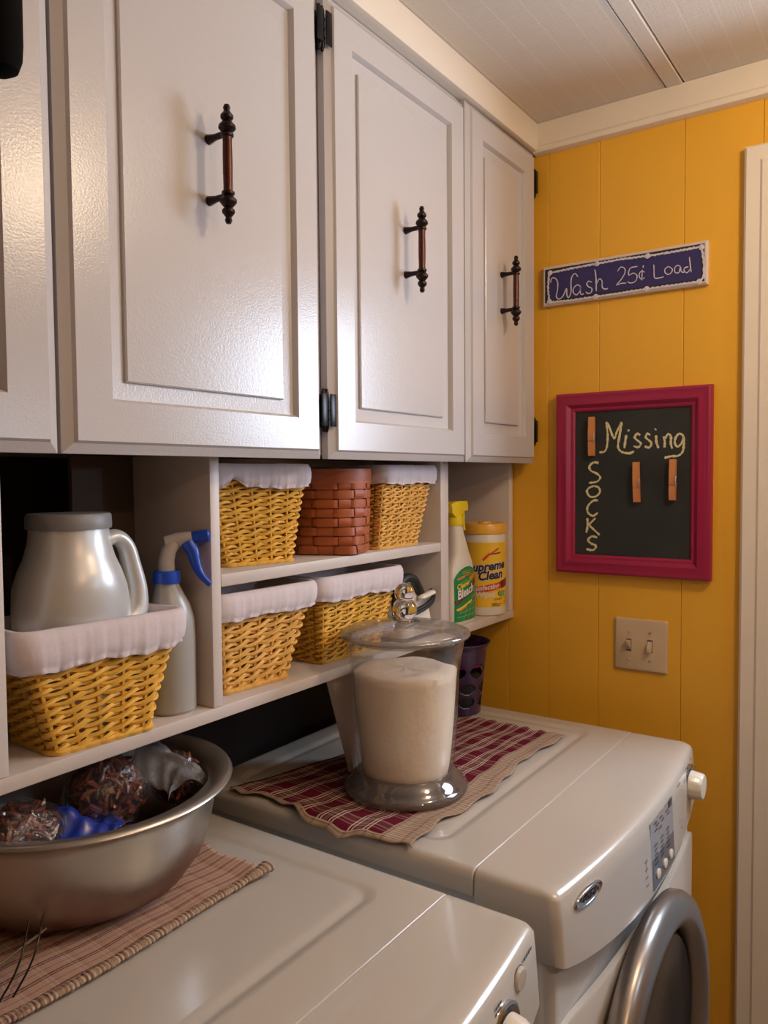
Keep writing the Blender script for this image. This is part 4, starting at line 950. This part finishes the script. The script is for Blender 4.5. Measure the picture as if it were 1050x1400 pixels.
cl = cloth('plaid_cloth', 'burgundy and cream plaid cloth with beige border spread under the glass jar', 'cloth',
      [(0.850, 0.556), (1.404, 0.566), (1.404, 0.778), (0.868, 0.905)], 110, 64, M_plaid, z_dryer, 0.0015, edge_d, lambda a, b: b < 0.15 or a < 0.012)
# hem row keeps its own creases
zw = lambda x, y, a, b: (-0.5020 if True else 0) + 0.0030 + (0.0008 * math.sin(x * 70 + y * 20) if math.hypot(x - 0.56, y - 0.85) > 0.13 else 0) + max(0, 1 - (1 - a) * 18) * 0.004
def edge_w(a, b): return Vector((a ** 8 * 0.006 * math.sin(b * 7), (1 - b) ** 5 * (0.004 * math.sin(a * 9) + 0.001 * math.sin(a * 31)), 0))
c2 = cloth('plaid_cloth', 'rose and beige finely striped cloth with a rolled hem under the metal basin', 'cloth',
      [(0.20, 0.693), (0.700, 0.679), (0.716, 0.800), (0.200, 0.930)], 90, 40, M_plaid2, lambda x, y, a, b: zw(x, y, a, b) , 0.0015, edge_w)
bm = bmesh.new(); pts = []; rs = []
for i in range(301):
    a = i / 300; x = 0.20 + 0.512 * a; y = 0.693 - 0.014 * a + 0.004 * math.sin(a * 9) - 0.004
    pts.append((x, y, -0.4975 + 0.0055 + (0.004 if a > 0.9 else 0) * (a - 0.9) * 10)); rs.append(0.0050 + 0.0007 * math.sin(i * 1.9) + 0.0004 * math.sin(i * 0.47) + (0.003 * (a - 0.93) / 0.07 if a > 0.93 else 0))
n = 8; La = []
for p, r in zip(pts, rs):
    La.append([Vector((p[0], p[1] + 1.35 * r * math.cos(2 * PI * k / n), p[2] + r * 0.75 * math.sin(2 * PI * k / n) - 0.0022)) for k in range(n)])
faces_from_loops(bm, La, True, True, True)
uvl = bm.loops.layers.uv.new('UVMap')
for f in bm.faces:
    for l in f.loops: l[uvl].uv = (l.vert.co.x, l.vert.co.y)
h_ = obj('rolled_hem', bm, M_hem); h_.parent = c2; h_['label'] = 'beige ruffled hem'

# ------------------------------------------------------------------ basin and what is in it
bcx, bcy = 0.560, 0.846; zb = -0.4965
bas = thing('metal_basin', 'large dull aluminium basin on the washer under the shelf', 'basin', (bcx, bcy, zb))
bm = bmesh.new()
add_lathe(bm, [(0, zb), (0.085, zb), (0.105, zb + 0.003), (0.128, zb + 0.015), (0.146, zb + 0.040), (0.157, zb + 0.075), (0.164, zb + 0.110), (0.1655, zb + 0.119), (0.1800, zb + 0.1250), (0.1840, zb + 0.1290), (0.1825, zb + 0.1320), (0.1790, zb + 0.1325),
               (0.1560, zb + 0.1262), (0.1530, zb + 0.118), (0.1540, zb + 0.075), (0.143, zb + 0.042), (0.125, zb + 0.018), (0.100, zb + 0.006), (0.05, zb + 0.004), (0, zb + 0.004)], 96, (bcx, bcy, 0))
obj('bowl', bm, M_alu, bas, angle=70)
def blob(bm, c, r, amp, seed, sub=4):
    t = bmesh.new(); bmesh.ops.create_icosphere(t, subdivisions=sub, radius=1); rnd = random.Random(seed)
    ks = [(Vector((rnd.uniform(-6, 6), rnd.uniform(-6, 6), rnd.uniform(-6, 6))), rnd.uniform(0, 6), rnd.uniform(0.3, 1)) for _ in range(9)]
    mp = {}
    for v in t.verts:
        d = v.co.normalized(); s = 1 + amp * sum(a * math.sin(k.dot(d) + p) for k, p, a in ks) / 4
        mp[v] = bm.verts.new(Vector(c) + Vector((d.x * r[0], d.y * r[1], d.z * r[2])) * s)
    for f in t.faces: bm.faces.new([mp[v] for v in f.verts])
    t.free()
def snack_bag(label, c, r, seed, nstr):
    root = thing('plastic_bag', label, 'bag', (c[0], c[1], c[2] - r[2]), 'clear bags in the basin')
    rnd = random.Random(seed); b = bmesh.new()
    for _ in range(nstr):
        while True:
            q = Vector((rnd.uniform(-1, 1), rnd.uniform(-1, 1), rnd.uniform(-1, 1)))
            if 0.60 < q.length < 0.88: break
        d = Vector((rnd.uniform(-1, 1), rnd.uniform(-1, 1), rnd.uniform(-1, 1))).normalized(); e = d.orthogonal().normalized() * 0.35
        p = Vector(c) + Vector((q.x * r[0], q.y * r[1], q.z * r[2])); l = rnd.uniform(0.006, 0.012)
        add_tube(b, [p - d * l, p - d * l * 0.4 + e * l * 0.6, p + d * l * 0.4 + e * l * 0.6, p + d * l], [0.0016, 0.0030, 0.0030, 0.0016], 5)
    o = obj('contents', b, M_strand, root); o['kind'] = 'stuff'
    b = bmesh.new(); blob(b, c, [v * 0.62 for v in r], 0.15, seed + 3, 3); o = obj('inner_mass', b, M_strand_dark, root)
    b = bmesh.new(); blob(b, c, r, 0.13, seed + 7, 4); obj('film', b, M_foil, root, angle=25)
    return root
snack_bag('clear plastic bag of reddish-brown pieces at the left side of the basin', (0.455, 0.800, -0.388), (0.050, 0.045, 0.040), 11, 210)
snack_bag('clear plastic bag of reddish-brown pieces in the middle of the basin', (0.578, 0.822, -0.386), (0.052, 0.046, 0.052), 12, 280)
snack_bag('small clear plastic bag of brown pieces at the right side of the basin', (0.668, 0.800, -0.388), (0.030, 0.034, 0.034), 13, 90)
# crumpled clear sheet
bm = bmesh.new(); rows = []; rnd = random.Random(5)
for i in range(26):
    row = []
    for j in range(26):
        a, b = i / 25, j / 25
        x = 0.618 + 0.068 * a + 0.010 * math.sin(b * 5); y = 0.752 + 0.060 * b + 0.008 * math.sin(a * 6)
        z = -0.398 + 0.070 * math.sin(PI * min(1, a * 0.75 + 0.15)) * (0.35 + 0.65 * b) + 0.0022 * math.sin(a * 15 + b * 11) + 0.0015 * math.sin(b * 23 - a * 9)
        row.append(Vector((x, y, z)))
    rows.append(row)
faces_from_loops(bm, rows, False)
o = obj('plastic_sheet', bm, M_film2, None, angle=30); md = o.modifiers.new('t', 'SOLIDIFY'); md.thickness = 0.0005
tag(o, 'crumpled cloudy plastic sheet sticking up at the right of the basin', 'plastic sheet')
bm = bmesh.new(); rows = []
for i in range(24):
    row = []
    for j in range(20):
        a, b = i / 23, j / 19
        x = 0.482 + 0.085 * a; y = 0.752 + 0.045 * b + 0.004 * math.sin(a * 9); z = -0.400 + 0.030 * math.exp(-((a - 0.30) / 0.30) ** 2) * b + 0.003 * math.sin(a * 9 + b * 6) + 0.0015 * math.sin(a * 21 - b * 14)
        row.append(Vector((x, y, z)))
    rows.append(row)
faces_from_loops(bm, rows, False); o = obj('blue_bag', bm, M_bluebag, None, angle=25); md = o.modifiers.new('t', 'SOLIDIFY'); md.thickness = 0.001
tag(o, 'crumpled blue plastic bag between two clear bags in the basin', 'bag')

# ------------------------------------------------------------------ purple basket on the dryer
px, py = 1.448, 0.818; pz = -0.5005
pb = thing('purple_basket', 'dark purple plastic basket with oval holes at the back of the dryer', 'basket', (px, py, pz))
bm = bmesh.new(); nk, nz = 168, 56; G = []
for j in range(nz + 1):
    h = j / nz; r = 0.048 + 0.016 * h ** 1.1 + (0.006 * max(0, (h - 0.93) / 0.07)); G.append([bm.verts.new((px + r * math.cos(2 * PI * k / nk), py + r * math.sin(2 * PI * k / nk), pz + 0.002 + 0.148 * h)) for k in range(nk)])
for j in range(nz):
    for k in range(nk):
        h = (j + 0.5) / nz; u = ((k + 0.5) / nk * 7) % 1.0; hole = False
        for hc, hh, sh_ in ((0.18, 0.075, 0), (0.38, 0.075, 0.0), (0.62, 0.10, 0.5)):
            uu = ((u + sh_) % 1.0 - 0.5) / 0.40
            if uu * uu + ((h - hc) / hh) ** 2 < 1: hole = True
        if not hole: bm.faces.new((G[j][k], G[j][(k + 1) % nk], G[j + 1][(k + 1) % nk], G[j + 1][k]))
bm.faces.new(G[0][::-1])
o = obj('body', bm, M_purple, pb); md = o.modifiers.new('t', 'SOLIDIFY'); md.thickness = 0.0022
bm = bmesh.new(); add_lathe(bm, [(0, pz + 0.006), (0.042, pz + 0.006), (0.046, pz + 0.03), (0.052, pz + 0.075), (0.030, pz + 0.090), (0, pz + 0.094)], 32, (px, py, 0))
for v in bm.verts: v.co += Vector((0.002 * math.sin(v.co.z * 300), 0.002 * math.cos(v.co.x * 200), 0))
o = obj('contents', bm, M_rubber, pb)
bm = bmesh.new(); add_lathe(bm, [(0.0525, pz + 0.100), (0.0565, pz + 0.104), (0.0575, pz + 0.122), (0.0560, pz + 0.126), (0.040, pz + 0.118), (0, pz + 0.112)], 48, (px, py, 0)); o = obj('cloth_inside', bm, M_magenta, pb); o['label'] = 'magenta cloth inside'

# ------------------------------------------------------------------ wire rack at the left edge of the washer
wr_ = thing('wire_hook', 'thin wire utensil lying on the cloth in front of the basin', 'wire utensil', (0.40, 0.72, -0.495))
bm = bmesh.new()
add_tube(bm, [(0.350, 0.735, -0.482), (0.405, 0.740, -0.474), (0.452, 0.748, -0.468)], 0.0013, 6); obj('wire', bm, M_steel, wr_)
for dx in (0.0, 0.016):
    bm = bmesh.new(); add_tube(bm, cr([(0.436 + dx, 0.752, -0.452), (0.420 + dx, 0.738, -0.474), (0.400 + dx, 0.722, -0.484), (0.372 + dx, 0.700, -0.487)], 5), 0.0010, 6); obj('wire', bm, M_hinge, wr_)

# ------------------------------------------------------------------ black hanging handle near the ceiling
bm = bmesh.new()
prof = [(0, 0.270), (0.006, 0.2705), (0.0115, 0.274), (0.0140, 0.281), (0.0148, 0.292), (0.0150, 0.33), (0.0150, 0.55), (0.0148, 0.709), (0, 0.711)]
add_lathe(bm, prof, 24, (0.2960, 0.5150, 0)); o = obj('black_tube', bm, M_matteblack)
tag(o, 'black rounded rubber grip hanging from the ceiling at the upper left corner', 'handle')

# ------------------------------------------------------------------ things on the yellow wall
sg = thing('chalk_sign', 'long navy chalk sign with white edge reading Wash 25 cents Load', 'sign', (XW, 0.4945, 0.344))
bm = bmesh.new()
ringf = lambda i, d: [Vector((XW - d, 0.6545 - i, 0.3435 + i)), Vector((XW - d, 0.3355 + i, 0.3435 + i)), Vector((XW - d, 0.3355 + i, 0.4225 - i)), Vector((XW - d, 0.6545 - i, 0.4225 - i))]
faces_from_loops(bm, [ringf(0, 0), ringf(0, 0.009), ringf(0.003, 0.012), ringf(0.0055, 0.012), ringf(0.006, 0.0115)], True, True, True); obj('backing', bm, M_signedge, sg, angle=20)
bm = bmesh.new(); faces_from_loops(bm, [ringf(0.0060, 0.0112), ringf(0.0060, 0.0124)], True, True, True); bd = obj('board', bm, M_blueboard, sg)
bm = bmesh.new()
faces_from_loops(bm, [ringf(0.0060, 0.0126), ringf(0.0110, 0.0126)], True); obj('black_border', bm, M_blackline, bd)
def chalk(nm, strokes, m, parent, x, wd, th=0.0005, jit=0.10, taper=True, n=7):
    b = bmesh.new()
    for st in strokes:
        pts = cr([(0, y, z) for y, z in st], n) if len(st) > 2 else [Vector((0, *st[0])), Vector((0, (st[0][0] + st[1][0]) / 2, (st[0][1] + st[1][1]) / 2)), Vector((0, *st[1]))]
        Lp = []
        for i, p in enumerate(pts):
            t = (pts[min(i + 1, len(pts) - 1)] - pts[max(i - 1, 0)]); t = t.normalized() if t.length > 1e-8 else Vector((0, 0, 1))
            nn = Vector((0, -t.z, t.y)); w2 = wd / 2 * (1 + random.uniform(-jit, jit)) * (1 - 0.35 * math.sin(abs(math.atan2(t.z, t.y)) * 2) ** 2 * 0.5)
            if i in (0, len(pts) - 1) and taper: w2 *= 0.6
            Lp.append([Vector((x, p.y, p.z)) + nn * w2, Vector((x - th, p.y, p.z)) + nn * w2 * 0.8, Vector((x - th, p.y, p.z)) - nn * w2 * 0.8, Vector((x, p.y, p.z)) - nn * w2])
        faces_from_loops(b, Lp, True, True, True)
    return obj(nm, b, m, parent, smooth=False)
chalk('chalk_lettering', STROKES['wash'], M_chalk, bd, XW - 0.0127, 0.0024)
chalk('chalk_lettering', STROKES['price'], M_chalk, bd, XW - 0.0127, 0.0020)
chalk('chalk_lettering', STROKES['load'], M_chalk, bd, XW - 0.0127, 0.0020)
def wob(st, amp):
    (y0, z0), (y1, z1) = st[0], st[-1]; L_ = math.hypot(y1 - y0, z1 - z0); k = max(4, int(L_ / 0.004)); nx, ny = -(z1 - z0) / L_, (y1 - y0) / L_
    cp = [(a, b) for a, b in st]
    out = []
    for i in range(k + 1):
        t = i / k; s = t * (len(cp) - 1); j = min(int(s), len(cp) - 2); f = s - j
        y_ = cp[j][0] * (1 - f) + cp[j + 1][0] * f; z_ = cp[j][1] * (1 - f) + cp[j + 1][1] * f
        a = amp * (1 if i % 2 else -1) * random.uniform(0.5, 1); out.append((y_ + nx * a, z_ + ny * a))
    return out
chalk('chalk_border', [wob(s, 0.0007) for s in STROKES['border']], M_chalk, bd, XW - 0.0128, 0.0040, jit=0.3, n=3)
for y_, z_ in [(STROKES['border'][i][0]) for i in range(8)]:
    bm = bmesh.new(); add_lathe(bm, [(0.0052, -0.0134), (0.0040, -0.0140), (0, -0.0141)], 14, (XW, y_, z_), 'X')
    obj('chalk_dot', bm, M_chalk, bd)

# framed chalkboard
fr = thing('framed_chalkboard', 'chalkboard in a raspberry frame reading Missing Socks, above the light switches', 'chalkboard', (XW, 0.475, -0.198))
FY0, FY1, FZ0, FZ1 = 0.6235, 0.3250, -0.1975, 0.1625
def rf(i, d): return [Vector((XW - d, FY0 - i, FZ0 + i)), Vector((XW - d, FY1 + i, FZ0 + i)), Vector((XW - d, FY1 + i, FZ1 - i)), Vector((XW - d, FY0 - i, FZ1 - i))]
bm = bmesh.new()
pf = [(0.0, 0.0), (0.0, 0.014), (0.0015, 0.0175), (0.005, 0.019), (0.009, 0.0175), (0.013, 0.0170), (0.019, 0.0195), (0.023, 0.0190), (0.027, 0.0155), (0.030, 0.0125), (0.0335, 0.0120), (0.0355, 0.0105), (0.0375, 0.0085), (0.0378, 0.004)]
faces_from_loops(bm, [rf(i, d) for i, d in pf], True); obj('frame', bm, M_frame, fr, angle=30)
bm = bmesh.new(); faces_from_loops(bm, [rf(0.036, 0.0005), rf(0.036, 0.0065)], True, True, True); cb = obj('board', bm, M_board, fr)
chalk('chalk_lettering', STROKES['missing'], M_chalky, cb, XW - 0.0066, 0.0043, jit=0.35)
chalk('chalk_lettering', STROKES['socks'], M_chalky, cb, XW - 0.0066, 0.0046, jit=0.35)

def clothespin(label, y, zc, tilt, src=None):
    root = thing('clothespin', label, 'clothespin', (XW - 0.0072, y, zc), 'wooden clothespins on the chalkboard')
    root.rotation_euler = (tilt, 0, 0); ORG[root.name] = Vector((0, 0, 0))
    return root
def pin_parts(root):
    h = 0.0385
    for k, xo in enumerate((-0.0003, -0.0062)):
        b = bmesh.new(); La = []
        for z, d in ((-h, 0.0026), (-h + 0.004, 0.0040), (-0.012, 0.0050), (-0.010, 0.0038), (-0.007, 0.0050), (0.006, 0.0050), (h - 0.003, 0.0032), (h, 0.0026)):
            s = -1
            x_in = xo if k == 0 else xo; xa, xb = (x_in, x_in - d) if k == 0 else (x_in - 0.0, x_in - d)
            La.append([Vector((xa, 0.0056, z)), Vector((xb, 0.0056, z)), Vector((xb, -0.0056, z)), Vector((xa, -0.0056, z))])
        faces_from_loops(b, La, True, True, True); obj('prong', b, M_pin, root, angle=30)
    b = bmesh.new()
    add_tube(b, [(-0.0058 + 0.0032 * math.cos(t), -0.0062 + 0.0124 * t / (PI * 8), -0.003 + 0.0032 * math.sin(t)) for t in [PI * 8 * k / 48 for k in range(49)]], 0.0007, 5)
    add_tube(b, [(-0.0058, -0.0070, -0.006), (-0.0120, -0.0066, -0.011), (-0.0126, -0.0066, 0.002), (-0.0110, -0.0074, 0.006)], 0.0009, 6)
    add_tube(b, [(-0.0115, -0.0056, -0.0095), (-0.0118, 0.0056, -0.0095)], 0.0007, 5)
    o = obj('spring', b, M_steel, root)
p1 = clothespin('wooden clothespin at the upper left of the chalkboard, before the word Missing', 0.5503, 0.0758, 0.0); pin_parts(p1)
for lab_, y_, z_, t_ in (('wooden clothespin in the middle of the chalkboard, slightly tilted', 0.4615, -0.0150, -0.027), ('wooden clothespin at the right of the chalkboard, below the letter g', 0.3939, -0.0108, 0.008)):
    p = p1.copy(); C.objects.link(p); p.location = (XW - 0.0072, y_, z_); p.rotation_euler = (t_, 0, 0); p['label'] = lab_
    for ch in list(p1.children):
        c_ = ch.copy(); C.objects.link(c_); c_.parent = p

# light switches
sw = thing('light_switch', 'ivory double light switch plate on the yellow wall below the chalkboard', 'light switch', (XW, 0.455, -0.385))
bm = bmesh.new(); W_ = (0.4035, 0.5055, -0.3835, -0.2810)
rs_ = lambda i, d: [Vector((XW - d, p.x, p.y)) for p in rrect(W_[0] + i, W_[1] - i, W_[2] + i, W_[3] - i, 0.004, 0)]
faces_from_loops(bm, [rs_(0, 0), rs_(0, 0.0025), rs_(0.0015, 0.0045), rs_(0.004, 0.0055)], True, True, True); pl_ = obj('plate', bm, M_ivory, sw)
for ty, tz, up in ((0.4766, -0.3332, 1), (0.4357, -0.3318, -1)):
    bm = bmesh.new(); add_box(bm, (XW - 0.0060, ty - 0.0050, tz - 0.012), (XW - 0.0052, ty + 0.0050, tz + 0.012), 0.0003); obj('toggle_slot', bm, M_inkdark, pl_)
    bm = bmesh.new(); La = []
    for d, z_, hw_, hz in ((0.005, 0, 0.0042, 0.0100), (0.008, 0.001 * up, 0.0040, 0.0085), (0.016, 0.0055 * up, 0.0034, 0.0042), (0.0175, 0.0065 * up, 0.0026, 0.0030)):
        La.append([Vector((XW - d, ty - hw_, tz + z_ - hz)), Vector((XW - d, ty + hw_, tz + z_ - hz)), Vector((XW - d, ty + hw_, tz + z_ + hz)), Vector((XW - d, ty - hw_, tz + z_ + hz))])
    faces_from_loops(bm, La, True, True, True); obj('toggle', bm, M_ivory, pl_)
    for sz in (-0.3612, -0.3065):
        bm = bmesh.new(); add_lathe(bm, [(0.0030, -0.0053), (0.0026, -0.0066), (0.0008, -0.0070), (0, -0.0070)], 12, (XW, ty, sz), 'X'); obj('screw', bm, M_ivory if ty > 0.45 else M_chrome, pl_)

# ------------------------------------------------------------------ appliances and what stands on them, scaled about the camera
# Size and location shrunk about the camera; each root sits at its own base.
U = 0.945
def place(o, loc):
    if o.type == 'MESH' and o.parent is None:      # move the origin of a one-mesh thing to its base
        xs = [v.co for v in o.data.vertices]; base = Vector((sum(v.x for v in xs) / len(xs), sum(v.y for v in xs) / len(xs), min(v.z for v in xs)))
        o.data.transform(Matrix.Translation(-base))
        for ch in o.children: ch.data.transform(Matrix.Translation(-base))
    o.location = loc; o.scale = (U, U, U)

place(bpy.data.objects['dryer'], (1.12266, 0.62370, -1.37970))
place(bpy.data.objects['washer'], (0.44935, 0.62370, -1.37970))
place(bpy.data.objects['glass_jar'], (0.97146, 0.63882, -0.46825))
place(bpy.data.objects['plaid_cloth'], (1.06951, 0.66279, -0.47880))
place(bpy.data.objects['plaid_cloth.001'], (0.42906, 0.73299, -0.47231))
place(bpy.data.objects['metal_basin'], (0.52920, 0.79947, -0.46919))
place(bpy.data.objects['plastic_bag'], (0.42998, 0.75600, -0.40446))
place(bpy.data.objects['plastic_bag.001'], (0.54621, 0.77679, -0.41391))
place(bpy.data.objects['plastic_bag.002'], (0.63126, 0.75600, -0.39879))
place(bpy.data.objects['plastic_sheet'], (0.61726, 0.73900, -0.37502))
place(bpy.data.objects['blue_bag'], (0.49565, 0.73269, -0.38225))
place(bpy.data.objects['purple_basket'], (1.36836, 0.77301, -0.47297))
place(bpy.data.objects['wire_hook'], (0.37800, 0.68040, -0.46778))
